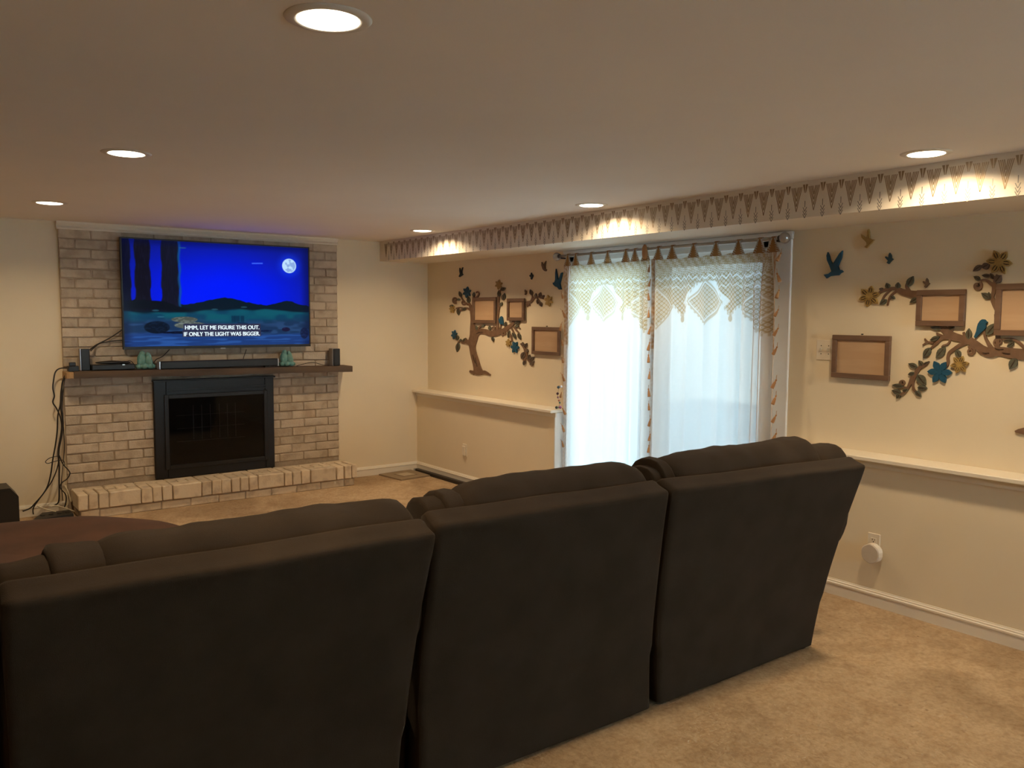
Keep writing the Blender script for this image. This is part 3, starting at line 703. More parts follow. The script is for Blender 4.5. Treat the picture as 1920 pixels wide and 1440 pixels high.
# plug, power strip, subwoofer
p = at(43, 959, 2, .012)
o = obj('plug', MB().box(p.x-.03, p.x+.03, p.y-.015, p.y+.015, 0, .024, .006), CABLE); tag(o, 'black plug lying on the carpet left of the power strip', 'plug')
t = thing('power_strip', (-3.27, -.25, 0), 'flat black power strip under the tangle of cables by the hearth', 'power strip')
obj('body', MB().prism([(-3.44, -.36), (-3.15, -.30), (-3.15, -.14), (-3.34, -.12)], lambda p: (p[0], p[1], 0), lambda p: (p[0]*.97-3.3*.03, p[1]*.96-.01, .045)), BLACK, t)
for k in range(4): obj('socket', MB().lathe([(.016, 0), (.016, .004)], (-3.35+k*.055, -.23, .045), 12), DARKHOLE, t)
t = thing('subwoofer', (-3.72, -.28, 0), 'black subwoofer box with a chamfered corner at the picture edge left of the cables', 'subwoofer')
prf = [(-3.92, .01), (-3.513, .01), (-3.513, .232), (-3.565, .298), (-3.92, .298)]
obj('cabinet', MB().prism(prf, lambda p: (p[0], -.12, p[1]), lambda p: (p[0], -.36, p[1])), BLACK, t)
obj('grille', MB().prism([(-3.90, .03), (-3.53, .03), (-3.53, .228), (-3.572, .28), (-3.90, .28)], lambda p: (p[0], -.36, p[1]), lambda p: (p[0], -.368, p[1])), BLACK, t)
obj('foot', MB().box(-3.9, -3.87, -.34, -.31, 0, .01).box(-3.56, -3.53, -.34, -.31, 0, .01), BLACK, t)

# ------------------------------------------------------------------ floor bits in the far corner
t = thing('floor_board', (-.25, -.21, 0), 'flat square taupe board with a pale inset lying in the far corner', 'board')
R = lambda q, z: (-.248+q[0]*math.cos(.12)-q[1]*math.sin(.12), -.205+q[0]*math.sin(.12)+q[1]*math.cos(.12), z)
sq = lambda a: [(-a, -a), (a, -a), (a, a), (-a, a)]
obj('board', MB().prism(sq(.185), lambda p: R(p, 0), lambda p: R(p, .013)), MATM, t)
obj('groove', MB().prism(sq(.083), lambda p: R(p, .013), lambda p: R(p, .0137)), BROWNP, t)
obj('inset', MB().prism(sq(.070), lambda p: R(p, .0137), lambda p: R(p, .015)), MATI, t)
t = thing('metal_rail', (-.06, -.7, 0), 'long dark metal rail lying on the carpet along the right baseboard', 'rail')
obj('bar', MB().box(-.075, -.032, -1.30, -.055, .0, .034, .006), mat('dark_gunmetal', (.03, .026, .026), .35, metal=.5), t)
obj('end_cap', MB().box(-.076, -.031, -.090, -.065, .002, .0355, .004), SILVER, t)

# ------------------------------------------------------------------ wall plates
def outlet(y, z, x, label, cover=True, dev=True):
    t = thing('wall_outlet', (x, y, z), label, 'outlet', 'wall outlets on the lower right wall')
    obj('plate', MB().box(x-.006, x, y-.035, y+.035, z-.058, z+.058, .003), PLATE, t)
    for s in (-1, 1):
        so = obj('socket', MB().box(x-.009, x-.006, y-.017, y+.017, z+s*.02-.014, z+s*.02+.014, .004), PLATE, t)
        obj('slot', MB().box(x-.0096, x-.009, y-.008, y-.005, z+s*.02, z+s*.02+.009).box(x-.0096, x-.009, y+.005, y+.008, z+s*.02, z+s*.02+.009).box(x-.0096, x-.009, y-.003, y+.003, z+s*.02-.010, z+s*.02-.004), DARKHOLE, so)
    return t
outlet(-4.872, .338, 0, 'almond wall outlet above the near baseboard with a plug-in device in it')
p = at(1632, 1038, 0, -.045)
hx = [(.058*math.cos(PI/6+k*PI/3), .060*math.sin(PI/6+k*PI/3)) for k in range(6)]
t = thing('plug_in_device', (-.03, p.y, p.z-.06), 'pale hexagonal plug-in device in the outlet near the sofa end', 'plug-in device')
def rnd(pts, r):
    o = []
    for i in range(len(pts)):
        a = Vector(pts[i-1]); b = Vector(pts[i]); c = Vector(pts[(i+1) % len(pts)]); d1_ = (a-b).normalized()*r; d2_ = (c-b).normalized()*r
        o += [tuple(b+d1_), tuple(b+d1_*.3+d2_*.3), tuple(b+d2_)]
    return o
hx = rnd(hx, .018)
obj('case', MB().prism(hx, lambda q: (-.012, p.y+q[0], p.z+q[1]), lambda q: (-.048, p.y+q[0], p.z+q[1])), PLATE, t)
obj('face', MB().prism(hx, lambda q: (-.048, p.y+q[0], p.z+q[1]), lambda q: (-.053, p.y+q[0]*.9, p.z+q[1]*.9)), mat('warm_grey_plastic', (.62, .55, .47), .5), t)
obj('prongs', MB().box(-.012, -.009, p.y-.015, p.y+.015, p.z-.012, p.z+.022), PLATE, t)
q = outlet(-.874, .316, 0, 'almond wall outlet on the far part of the lower wall under the ledge')
obj('cover', MB().box(-.022, -.009, -.874-.026, -.874+.022, .27, .355, .004), PLATE, q)
sy0, sy1, sz0_, sz1_ = -4.508, -4.398, 1.307, 1.424
t = thing('light_switch', (XU, (sy0+sy1)/2, sz0_), 'almond double light switch plate left of the lowest empty frame', 'light switch')
obj('plate', MB().box(XU-.006, XU, sy0, sy1, sz0_, sz1_, .003), PLATE, t)
for y in (-4.478, -4.43):
    obj('toggle', MB().box(XU-.018, XU-.006, y-.005, y+.005, 1.357, 1.378, .002), mat('pale_grey_plastic', (.6, .56, .5), .4), t)
    obj('screw', MB().lathe([(.003, -.0075), (.003, -.006)], (XU, y, 1.39), 8, 0).lathe([(.003, -.0075), (.003, -.006)], (XU, y, 1.343), 8, 0), DARKHOLE, t)

# ------------------------------------------------------------------ picture frames on the wall
def frame(y0, y1, z0, z1, label, fw=.028, nail=False, dz=0.):
    ya, yb = max(y0, y1), min(y0, y1)
    t = thing('picture_frame', (XU, (ya+yb)/2, z0), label, 'picture frame', 'empty wooden frames on the right wall')
    x = XU-.006
    obj('rail', MB().box(x-.020, x, yb, ya, z1-fw, z1, .002), FRAMEM, t); obj('rail', MB().box(x-.020, x, yb, ya, z0, z0+fw, .002), FRAMEM, t)
    obj('stile', MB().box(x-.0195, x, yb, yb+fw, z0+fw, z1-fw, .002), FRAMEM, t); obj('stile', MB().box(x-.0195, x, ya-fw, ya, z0+fw, z1-fw, .002), FRAMEM, t)
    obj('panel', MB().box(x-.008, x, yb+fw*.9, ya-fw*.9, z0+fw*.9, z1-fw*.9), PLY, t)['label'] = 'pale plywood backing'
    obj('spacer', MB().box(x, XU, yb+.03, ya-.03, z1-.06, z1-.04), FRAMEM, t)
    if nail: obj('nail', MB().lathe([(.0035, -.014), (.0035, 0)], (XU, (ya+yb)/2, z1+.006), 8, 0), DARKHOLE, t)
frame(-.835, -1.198, 1.484, 1.716, 'empty walnut frame set into the left tree, the tall one by its trunk')
frame(-1.368, -1.612, 1.510, 1.700, 'small empty walnut frame at the upper right of the left tree')
frame(-1.722, -2.085, 1.233, 1.462, 'empty walnut frame low beside the left edge of the curtains', nail=True)
frame(-4.510, -4.855, 1.213, 1.455, 'empty walnut frame right of the light switch, hanging clear of the tree', nail=True)
frame(-4.988, -5.235, 1.512, 1.698, 'empty walnut frame in the upper left branch of the right tree')
frame(-5.378, -5.86, 1.470, 1.720, 'large empty walnut frame cut by the right edge of the picture')

# ------------------------------------------------------------------ cut-out trees, leaves, flowers and birds
class Art:
    """draws outlines measured on the photograph onto the wall plane as thin plywood cut-outs"""
    def __init__(s, fx_, fy_, k): s.fx, s.fy, s.k = fx_, fy_, k
    def p(s, q): return (s.fx+q[0]/s.k, s.fy+q[1]/s.k)
K = [0]
def cut(mb, pts, th):
    K[0] += 1; th = th+.00004*(K[0] % 37); x = XU-th
    A = [at(u, v, 0, x) for u, v in pts]
    a = 0
    return mb.prism([(q.y, q.z) for q in A], lambda q: (XU-.001, q[0], q[1]), lambda q: (x, q[0], q[1]))
def ribbon(mb, art, pts, th=.008):
    P = smooth_path([Vector((*art.p(q), q[2]/art.k*1.25)) for q in pts], 4)
    Lf = []; Rt = []
    for i, p_ in enumerate(P):
        a = P[max(i-1, 0)]; b = P[min(i+1, len(P)-1)]; d = Vector((b.x-a.x, b.y-a.y))
        if d.length < 1e-6: d = Vector((1, 0))
        d.normalize(); n_ = Vector((-d.y, d.x))*p_.z*.5
        Lf.append((p_.x+n_.x, p_.y+n_.y)); Rt.append((p_.x-n_.x, p_.y-n_.y))
    K[0] += 1; x = XU-th-.00004*(K[0] % 37)
    v = []; f = []
    for a, b in zip(Lf, Rt):
        A = at(*a, 0, x); B = at(*b, 0, x)
        v += [(x, A.y, A.z), (x, B.y, B.z), (XU-.001, B.y, B.z), (XU-.001, A.y, A.z)]
    for i in range(len(Lf)-1):
        for k in range(4): c = i*4+k; d = i*4+(k+1) % 4; f.append((c, d, d+4, c+4))
    f += [(0, 1, 2, 3), tuple(len(v)-4+k for k in (3, 2, 1, 0))]
    mb.add(v, f)
def spiral(mb, art, c, r, w, turns=1.6, a0=0., asp=1., th=.008):
    pts = []
    for i in range(15):
        t = i/14; a = a0+turns*2*PI*t; rr = r*(1-.8*t)
        pts.append((c[0]+rr*math.cos(a)*asp, c[1]+rr*math.sin(a), w*(1-.4*t)))
    ribbon(mb, art, pts, th)
def leaf(parent, art, b, t_, w, m_=None, th=.0105):
    b = Vector(art.p(b)); t_ = Vector(art.p(t_)); w = w/art.k; d = t_-b; n_ = Vector((-d.y, d.x)).normalized()
    prof = [(0, 0), (.12, .25), (.3, .46), (.5, .5), (.7, .38), (.88, .16), (1, 0)]
    pts = [tuple(b+d*a+n_*w*q) for a, q in prof]+[tuple(b+d*a-n_*w*q) for a, q in prof[-2:0:-1]]
    mb = MB(); cut(mb, pts, th); o = obj('leaf', mb, m_ or LEAFM, parent)
    if d.length > 9:
        vb = MB(); ribbon(vb, Art(0, 0, 1), [(*(b+d*.15), 1.1), (*(b+d*.5), 1.3), (*(b+d*.85), .7)], th+.0016)
        obj('vein', vb, VEIN, o) if parent.type == 'EMPTY' else None
    return o
def flower(parent, art, c, r, m_, n_=6, a0=0., asp=1., label=None, veins=True, top=None):
    mb = MB(); cx, cy = art.p(c); r = r/art.k
    for k in range(n_):
        a = a0+2*PI*k/n_; pts = []
        for (t, w) in ((.12, .05), (.3, .17), (.5, .25), (.68, .24), (.85, .13), (1, 0), (.85, -.13), (.68, -.24), (.5, -.25), (.3, -.17), (.12, -.05)):
            pts.append((cx+r*asp*(t*math.cos(a)-w*math.sin(a)), cy+r*(t*math.sin(a)+w*math.cos(a))))
        cut(mb, pts, .013)
    cut(mb, [(cx+r*.22*asp*math.cos(2*PI*k/12), cy+r*.22*math.sin(2*PI*k/12)) for k in range(12)], .0145)
    if parent is None:
        o = thing('wall_flower', at(cx, cy, 0, XU), top[0], 'wall decoration', top[1])
        obj('petals', mb, m_, o); holder = o
    else:
        holder = obj('flower', mb, m_, parent)
        if label: holder['label'] = label
    if veins:
        vb = MB(); A0 = Art(0, 0, 1)
        for k in range(n_):
            for sgn in (-.07, .07):
                a = a0+2*PI*k/n_
                pt = lambda t, w: (cx+r*asp*(t*math.cos(a)-w*math.sin(a)), cy+r*(t*math.sin(a)+w*math.cos(a)))
                ribbon(vb, A0, [(*pt(.34, sgn), r*.045), (*pt(.58, sgn*1.6), r*.06), (*pt(.78, sgn*.9), r*.03)], .0142)
        obj('petal_line', vb, VEIN, holder)
    return holder
def bird(art, pts, m_, label, cx=None):
    mb = MB(); P = [art.p(q) for q in pts]; cut(mb, P, .012)
    o = obj('wall_bird', mb, m_); tag(o, label, 'wall decoration', 'cut-out birds on the right wall'); return o

A = Art(1500, 400, 3.79); B = Art(1700, 440, 7.2); C = Art(1580, 600, 5.647)
D = Art(820, 470, 5.538); E_ = Art(830, 520, 12.); F_ = Art(920, 580, 12.)
# --- right tree
rt = thing('wall_tree', at(1860, 745, 0, XU), 'cut-out wooden tree of brown branches and green leaves around two frames on the right wall', 'wall decoration', 'cut-out trees on the right wall')
br = MB()
ribbon(br, C, [(2290, 470, 120), (2130, 390, 115), (1920, 365, 95), (1780, 350, 85), (1660, 330, 75), (1560, 345, 82), (1480, 318, 74), (1400, 255, 62), (1330, 215, 66), (1250, 195, 60), (1150, 165, 68), (1100, 125, 60), (1060, 90, 52), (990, 80, 16)])
for pts in ([(1150, 180, 40), (1090, 180, 38), (1040, 200, 25), (990, 250, 22), (930, 300, 14)],
            [(1100, 180, 22), (1040, 165, 20), (990, 140, 12)], [(960, 245, 14), (900, 235, 16), (845, 268, 12)], [(905, 238, 14), (885, 222, 12), (865, 198, 9)],
            [(1145, 190, 18), (1115, 250, 16), (1060, 270, 12), (1045, 292, 8)],
            [(1310, 230, 40), (1250, 260, 34), (1190, 300, 30), (1130, 345, 27), (1112, 400, 25), (1114, 450, 24), (1095, 492, 22)],
            [(1290, 210, 40), (1284, 160, 24), (1276, 128, 16)], [(1120, 120, 50), (1150, 80, 50), (1165, 60, 30)],
            [(1570, 300, 40), (1535, 240, 27), (1505, 175, 22), (1492, 105, 20)],
            [(1690, 210, 14), (1740, 200, 16), (1800, 205, 18), (1860, 235, 20), (1930, 300, 26)], [(1640, 290, 20), (1600, 250, 16), (1612, 210, 14), (1640, 190, 14)],
            [(1640, 330, 30), (1640, 200, 36), (1640, 60, 50), (1640, -60, 60)],
            [(2070, 1165, 120), (2100, 1030, 88), (2170, 850, 82), (2250, 640, 90), (2290, 460, 110), (2300, 260, 72), (2296, 60, 56), (2290, -160, 40)]):
    ribbon(br, C, pts)
spiral(br, C, (1354, 330), 48, 22, 1.5, -2.2); spiral(br, C, (1655, 228), 34, 14, 1.4, 3.)
for pts in ([(1225, 1010, 66), (1185, 930, 62), (1150, 850, 44), (1170, 770, 40), (1175, 700, 42)], [(1180, 700, 40), (1120, 650, 34), (1060, 610, 24), (985, 618, 16)],
            [(1180, 700, 38), (1190, 620, 34), (1225, 540, 30)], [(1100, 560, 14), (1160, 560, 16), (1200, 590, 18)]):
    ribbon(br, B, pts)
spiral(br, B, (952, 690), 50, 44, 1.3, -1.)
for pts in ([(870, 590, 70), (800, 575, 42), (730, 560, 36), (690, 538, 24), (640, 535, 18), (590, 548, 16), (545, 575, 10)], [(780, 565, 22), (755, 520, 16), (765, 490, 12)],
            [(690, 548, 12), (640, 590, 11), (618, 655, 8)], [(640, 545, 11), (600, 585, 11), (580, 620, 8)], [(850, 610, 30), (865, 660, 40), (870, 700, 20)]):
    ribbon(br, A, pts)
obj('branches', br, ARTW, rt)['label'] = 'brown trunk and branches'
gr = MB()
for pts in ([(1480, 345, 5), (1510, 352, 8), (1550, 348, 3)], [(1610, 300, 4), (1650, 312, 8), (1700, 308, 3)], [(1690, 345, 4), (1730, 355, 8), (1770, 356, 3)]): ribbon(gr, C, pts, .0105)
obj('carved_line', gr, VEIN, rt)
for (b, t_, w) in (((1040, 95), (925, 78), 45), ((1020, 180), (920, 215), 50), ((925, 292), (848, 402), 72), ((1080, 290), (984, 404), 78), ((1330, 205), (1333, 88), 66), ((1515, 160), (1625, 30), 88), ((1200, 315), (1240, 402), 62), ((1835, 405), (1762, 524), 90), ((1800, 205), (1700, 222), 26), ((1810, 235), (1735, 286), 44), ((1180, 75), (1120, 100), 30)):
    leaf(rt, C, b, t_, w)
for (b, t_, w) in (((1118, 862), (1003, 785), 80), ((990, 610), (900, 562), 60), ((1130, 875), (1100, 775), 40)): leaf(rt, B, b, t_, w)
for (b, t_, w) in (((1010, 410), (890, 495), 70), ((1015, 450), (1115, 395), 95), ((1130, 560), (1008, 548), 56), ((1185, 645), (1272, 545), 110), ((1160, 600), (1125, 520), 50)): leaf(rt, B, b, t_, w, LEAFP)
for (b, t_, w) in (((760, 520), (802, 446), 48), ((835, 600), (778, 636), 34), ((692, 535), (694, 490), 36), ((628, 535), (612, 494), 36), ((590, 545), (560, 535), 26), ((612, 612), (564, 650), 36), ((640, 588), (672, 608), 26)): leaf(rt, A, b, t_, w, LEAFM if b[0] > 600 else LEAFP)
flower(rt, B, (1245, 372), 178, YELP, 6, -.95, 1., 'gold flower at the top')
flower(rt, C, (1232, 472), 98, YELP, 6, -1.2, 1., 'gold flower hanging under the limb')
flower(rt, A, (490, 590), 78, YELP, 6, -1.35, 1., 'gold flower on the far left twig')
flower(None, C, (1022, 552), 130, BLUEP, 6, .05, 1., veins=False, top=('peacock blue six-petalled flower below the right tree limb', 'loose cut-out flowers on the right wall'))
# root of the tree that just enters the picture
o = MB(); cut(o, [(1902, 808), (1909, 804.5), (1935, 798), (1975, 800), (1998, 812), (1990, 820), (1950, 818), (1920, 815), (1904, 811)], .010)
obj('root', o, ARTW, rt)
# sprig
sp = thing('wall_sprig', at(1708, 745, 0, XU), 'loose cut-out leafy sprig low between the lowest frame and the blue flower', 'wall decoration', 'loose cut-out sprigs on the right wall')
br = MB()
for pts in ([(912, 440, 10), (870, 470, 26), (810, 508, 28), (775, 560, 36), (738, 620, 44), (712, 670, 30), (685, 720, 24), (640, 775, 24), (590, 790, 20)], [(752, 620, 26), (742, 690, 18), (752, 740, 20), (795, 780, 18)], [(690, 720, 18), (620, 710, 16), (560, 700, 14)]): ribbon(br, C, pts)
spiral(br, C, (632, 668), 34, 17, 1.4, 1.6)
obj('stem', br, ARTW, sp)
for (b, t_, w) in (((785, 505), (693, 460), 56), ((840, 485), (802, 428), 46), ((762, 562), (688, 578), 44), ((785, 580), (878, 690), 90), ((790, 715), (890, 722), 64), ((765, 750), (826, 815), 46), ((640, 705), (520, 688), 48), ((615, 775), (516, 745), 58), ((600, 790), (568, 832), 50), ((690, 735), (628, 752), 34), ((850, 470), (915, 440), 24)): leaf(sp, C, b, t_, w)
# --- left tree
lt = thing('wall_tree', at(900, 702, 0, XU), 'cut-out wooden tree with a whole curved trunk and leaves left of the curtains', 'wall decoration', 'cut-out trees on the right wall')
br = MB()
for pts in ([(425, 1280, 90), (412, 1220, 62), (395, 1150, 56), (375, 1080, 52), (362, 1010, 50), (362, 940, 66), (366, 880, 50), (364, 800, 40), (364, 720, 33), (358, 650, 30), (345, 590, 24), (325, 545, 16)],
            [(332, 1250, 16), (370, 1264, 26), (430, 1278, 24), (480, 1262, 30), (548, 1292, 10)],
            [(370, 940, 60), (395, 870, 54), (440, 838, 44), (500, 842, 42), (560, 862, 48), (630, 850, 44), (690, 825, 34), (740, 790, 30), (775, 765, 26), (790, 735, 22)],
            [(364, 700, 24), (370, 620, 22), (372, 560, 22), (374, 490, 18), (378, 440, 12)], [(392, 500, 14), (415, 475, 12), (428, 445, 10), (412, 425, 8), (400, 440, 6)],
            [(345, 620, 16), (310, 598, 14), (270, 600, 16), (240, 620, 14), (205, 605, 10)],
            [(320, 560, 16), (285, 545, 10), (255, 500, 10), (235, 460, 8)],
            [(618, 845, 30), (622, 760, 20), (624, 690, 16), (632, 620, 14), (645, 560, 12), (650, 540, 8)],
            [(632, 640, 14), (632, 540, 14), (635, 470, 20), (645, 410, 18)],
            [(345, 960, 40), (300, 945, 34), (262, 955, 16), (235, 935, 12), (212, 965, 12), (202, 1040, 10)],
            [(395, 855, 14), (420, 820, 12), (440, 790, 14), (480, 772, 14)], [(640, 840, 16), (655, 790, 10), (655, 760, 8)],
            [(715, 830, 16), (745, 860, 13), (765, 900, 12), (775, 950, 10)], [(765, 800, 14), (790, 850, 10), (800, 880, 8)], [(790, 790, 14), (820, 830, 12), (850, 860, 8)], [(800, 800, 10), (830, 790, 9), (858, 815, 7)], [(690, 830, 16), (705, 790, 16), (710, 745, 14)],
            [(300, 940, 14), (296, 912, 10)], [(270, 600, 12), (235, 590, 10), (190, 600, 12)]):
    ribbon(br, D, pts)
spiral(br, D, (272, 537), 28, 13, 1.2, 0, .9); spiral(br, D, (690, 862), 24, 16, 1.2, 2); spiral(br, D, (182, 512), 34, 16, 1.2, 1, .8); spiral(br, D, (585, 805), 26, 10, 1.2, 1, .9); spiral(br, D, (680, 480), 30, 10, 1.1, 1, .6)
obj('branches', br, ARTW, lt)['label'] = 'brown trunk and branches'
gr = MB()
for pts in ([(365, 1080, 3), (378, 1130, 6), (392, 1170, 3)], [(392, 1110, 3), (400, 1160, 6), (412, 1205, 3)], [(400, 865, 3), (430, 850, 6), (470, 848, 3)]): ribbon(gr, D, pts, .0105)
obj('carved_line', gr, VEIN, lt)
for (b, t_, w) in (((245, 485), (222, 422), 30), ((322, 545), (318, 475), 36), ((210, 600), (218, 672), 34), ((300, 595), (250, 620), 28), ((372, 480), (376, 432), 26), ((650, 575), (668, 535), 26), ((682, 515), (694, 440), 32), ((640, 480), (632, 415), 34), ((650, 410), (705, 385), 40), ((215, 955), (200, 1052), 40), ((205, 930), (190, 870), 44), ((240, 945), (236, 915), 22), ((565, 895), (580, 948), 26), ((775, 850), (815, 918), 34), ((835, 855), (860, 926), 34), ((800, 760), (860, 735), 36), ((745, 830), (730, 905), 28), ((412, 825), (398, 780), 26), ((545, 825), (535, 780), 30), ((455, 790), (490, 770), 24), ((700, 790), (706, 738), 28), ((800, 790), (845, 780), 26), ((150, 560), (140, 600), 40), ((200, 505), (235, 510), 26), ((262, 950), (290, 905), 26)):
    leaf(lt, D, b, t_, w, LEAFM)
flower(lt, D, (302, 432), 60, BLUEP, 6, -1.4, .72, 'blue flower at the top left', False)
flower(lt, D, (632, 352), 52, YELP, 6, -1.4, .72, 'dull gold flower at the top', False)
flower(lt, D, (150, 608), 42, YELP, 6, 1.2, .72, 'dull gold flower at the far left', False)
flower(lt, D, (170, 872), 50, BLUEP, 6, -1.3, .62, 'blue flower on the low left twig', False)
flower(lt, D, (733, 958), 42, YELP, 6, 1.5, .72, 'gold flower under the limb', False)
flower(None, D, (800, 1003), 66, BLUEP, 6, 1.1, .66, veins=False, top=('small blue flower hanging below the left tree limb', 'loose cut-out flowers on the right wall'))
sp = thing('wall_sprig', at(988, 668, 0, XU), 'loose cut-out leafy sprig low between the left tree and its lowest frame', 'wall decoration', 'loose cut-out sprigs on the right wall')
br = MB()
for pts in ([(860, 965, 8), (885, 990, 14), (905, 1020, 18), (915, 1060, 24), (908, 1110, 20), (898, 1170, 14)], [(920, 1060, 18), (930, 1110, 16), (955, 1150, 16), (985, 1185, 10)]): ribbon(br, D, pts)
obj('stem', br, ARTW, sp)
for (b, t_, w) in (((885, 990), (880, 950), 26), ((900, 1005), (926, 960), 30), ((905, 1050), (868, 1125), 50), ((925, 1060), (930, 1020), 28), ((905, 1140), (890, 1190), 30), ((940, 1130), (955, 1078), 30), ((955, 1140), (1000, 1100), 36), ((965, 1155), (988, 1195), 40), ((975, 1170), (1002, 1148), 24)): leaf(sp, D, b, t_, w, LEAFP)
sp = thing('wall_sprig', at(1005, 556, 0, XU), 'cut-out twig with a gold flower reaching right from the small frame', 'wall decoration', 'loose cut-out sprigs on the right wall')
br = MB()
for pts in ([(915, 560, 50), (945, 540, 28), (975, 525, 20), (1005, 490, 16), (1040, 480, 14), (1100, 500, 10)], [(970, 525, 14), (985, 480, 10), (970, 440, 8)], [(1030, 490, 10), (1060, 530, 10), (1075, 570, 8)], [(940, 550, 14), (960, 572, 10)]): ribbon(br, D, pts)
obj('stem', br, ARTW, sp)
for (b, t_, w) in (((980, 465), (960, 402), 34), ((1015, 490), (1020, 442), 26), ((1055, 480), (1070, 432), 30), ((1040, 500), (1036, 555), 26), ((1060, 530), (1078, 582), 34), ((1080, 490), (1105, 460), 26)): leaf(sp, D, b, t_, w, LEAFP)
flower(sp, D, (1150, 520), 62, YELP, 6, .3, .7, 'gold flower at the tip', False)
# --- birds
BIG = [(195, 275), (187, 300), (190, 332), (208, 372), (222, 412), (200, 430), (167, 436), (187, 462), (212, 446), (240, 442), (272, 440), (285, 426), (305, 415), (292, 402), (276, 400), (268, 376), (280, 345), (292, 318), (299, 264), (278, 285), (250, 330), (232, 360), (214, 335), (206, 300)]
bird(A, BIG, BLUEP, 'large peacock blue flying bird on the upper wall right of the curtains')
GB = [(485, 110), (478, 122), (474, 165), (462, 172), (433, 148), (436, 172), (452, 188), (470, 206), (472, 222), (456, 240), (472, 247), (490, 226), (512, 204), (526, 186), (505, 184), (494, 176), (492, 150), (490, 122)]
bird(A, GB, YELP, 'gold flying bird highest on the wall right of the curtains')
SBp = [(635, 280), (628, 296), (627, 316), (606, 306), (603, 314), (614, 326), (624, 338), (614, 350), (628, 360), (643, 342), (660, 326), (648, 316), (646, 296)]
bird(A, SBp, mat('slate_blue_paint', (.03, .075, .095), .7), 'small slate blue flying bird between the gold bird and the tree')
bird(A, [(898+(x-635)*.85, 492+(y-318)*.85) for x, y in SBp], BROWNP, 'tiny brown flying bird just above the right tree frame')
bird(C, [(1388, 182), (1402, 192), (1430, 165), (1466, 130), (1495, 108), (1514, 78), (1514, 36), (1532, 24), (1516, 12), (1500, -6), (1476, -8), (1452, 8), (1430, 40), (1420, 75), (1412, 118)], BLUEP, 'blue bird perched on the right tree limb beside the large frame')
bird(D, [(1228, 188), (1222, 230), (1222, 300), (1212, 330), (1197, 332), (1200, 350), (1222, 372), (1242, 378), (1262, 404), (1284, 402), (1276, 375), (1270, 340), (1282, 290), (1297, 225), (1280, 232), (1262, 290), (1250, 300), (1240, 245)], BLUEP, 'blue flying bird beside the top left corner of the curtains')
bird(D, [(228, 178), (226, 210), (232, 240), (220, 268), (228, 274), (246, 262), (264, 248), (252, 238), (250, 215), (260, 172), (250, 190), (240, 225), (234, 200)], mat('dark_teal_paint', (.018, .035, .045), .7), 'small dark bird alone at the far left above the left tree')
bird(D, [(972, 228), (966, 250), (954, 256), (956, 266), (968, 276), (966, 290), (974, 300), (980, 284), (990, 262), (984, 245), (978, 256)], mat('dark_teal_paint', (.018, .035, .045), .7), 'small dark bird between the brown bird and the twig on the left')
bird(D, [(1080, 118), (1078, 150), (1090, 190), (1108, 210), (1122, 214), (1130, 200), (1116, 186), (1114, 160), (1124, 106), (1108, 130), (1100, 160), (1092, 140)], BROWNP, 'brown flying bird nearest the left finial of the curtain rod')
bird(D, [(905, 405), (904, 425), (908, 440), (902, 455), (912, 460), (922, 440), (922, 415), (914, 428)], BROWNP, 'tiny brown bird left of the twig with the gold flower')
bird(D, [(648, 690), (660, 680), (672, 690), (678, 720), (686, 780), (672, 760), (655, 770), (640, 745), (632, 705), (645, 712)], BLUEP, 'small blue bird perched on the left tree by its tall frame')

# bead string on the ledge beside the curtain
t = thing('bead_string', at(1046, 767, 0, .03), 'short string of small coloured beads on the ledge end left of the curtains', 'ornament')
bl = [(1047, 726, .012, (.05, .10, .16)), (1052, 725, .011, (.6, .6, .65)), (1045.5, 738, .011, (.05, .01, .02)), (1046, 745, .008, (.2, .08, .12)), (1048, 751, .008, (.35, .12, .1)), (1049.5, 755, .008, (.05, .12, .15)), (1043.5, 764, .012, (.04, .07, .08)), (1047, 763.5, .010, (.3, .4, .42)), (1050.5, 763.5, .012, (.35, .12, .3))]
for (u, v_, r, c) in bl:
    p = at(u, v_, 0, .0); obj('bead', MB().ell((p.x, p.y, max(p.z, ZL+.006+r)), (r, r, r), 12, 8), mat('bead_%d' % int(u*10+v_), c, .3), t, True)
P = [at(u, v_, 0, .0) for u, v_ in ((1049, 722), (1046, 738), (1046, 745), (1048, 751), (1049.5, 756), (1048, 762))]
obj('string', MB().tube(smooth_path([(q.x, q.y, max(q.z, ZL+.01)) for q in P]), .0012, 5), CABLE, t)

# ------------------------------------------------------------------ curtains
RODX, RODZ = .040, 2.020
rod = thing('curtain_rod', (RODX, -3.17, RODZ), 'pale curtain rod with round crystal knobs above the glass door', 'curtain rod')
obj('pole', MB().tube([(RODX, -2.15, RODZ), (RODX, -4.18, RODZ)], .010, 12), mat('satin_nickel', (.45, .45, .44), .35, metal=.8), rod, True)
for y, s in ((-2.142, 1), (-4.195, -1)):
    k = obj('finial', MB().ell((RODX, y+s*.022, RODZ-.002), (.033, .033, .033), 20, 14), CRYSTAL, rod, True)
    obj('collar', MB().lathe([(.014, -.012), (.018, -.006), (.018, .006), (.014, .012)], (RODX, y-s*.008, RODZ), 16, 1), mat('dark_bronze', (.06, .05, .045), .4, metal=.7), rod, True)
    obj('bracket', MB().box(RODX, XU, y-s*.03-.006, y-s*.03+.006, RODZ-.022, RODZ-.010).box(XU-.006, XU, y-s*.03-.015, y-s*.03+.015, RODZ-.05, RODZ+.02), mat('dark_bronze', (), .4) if False else MATS['dark_bronze'], rod)

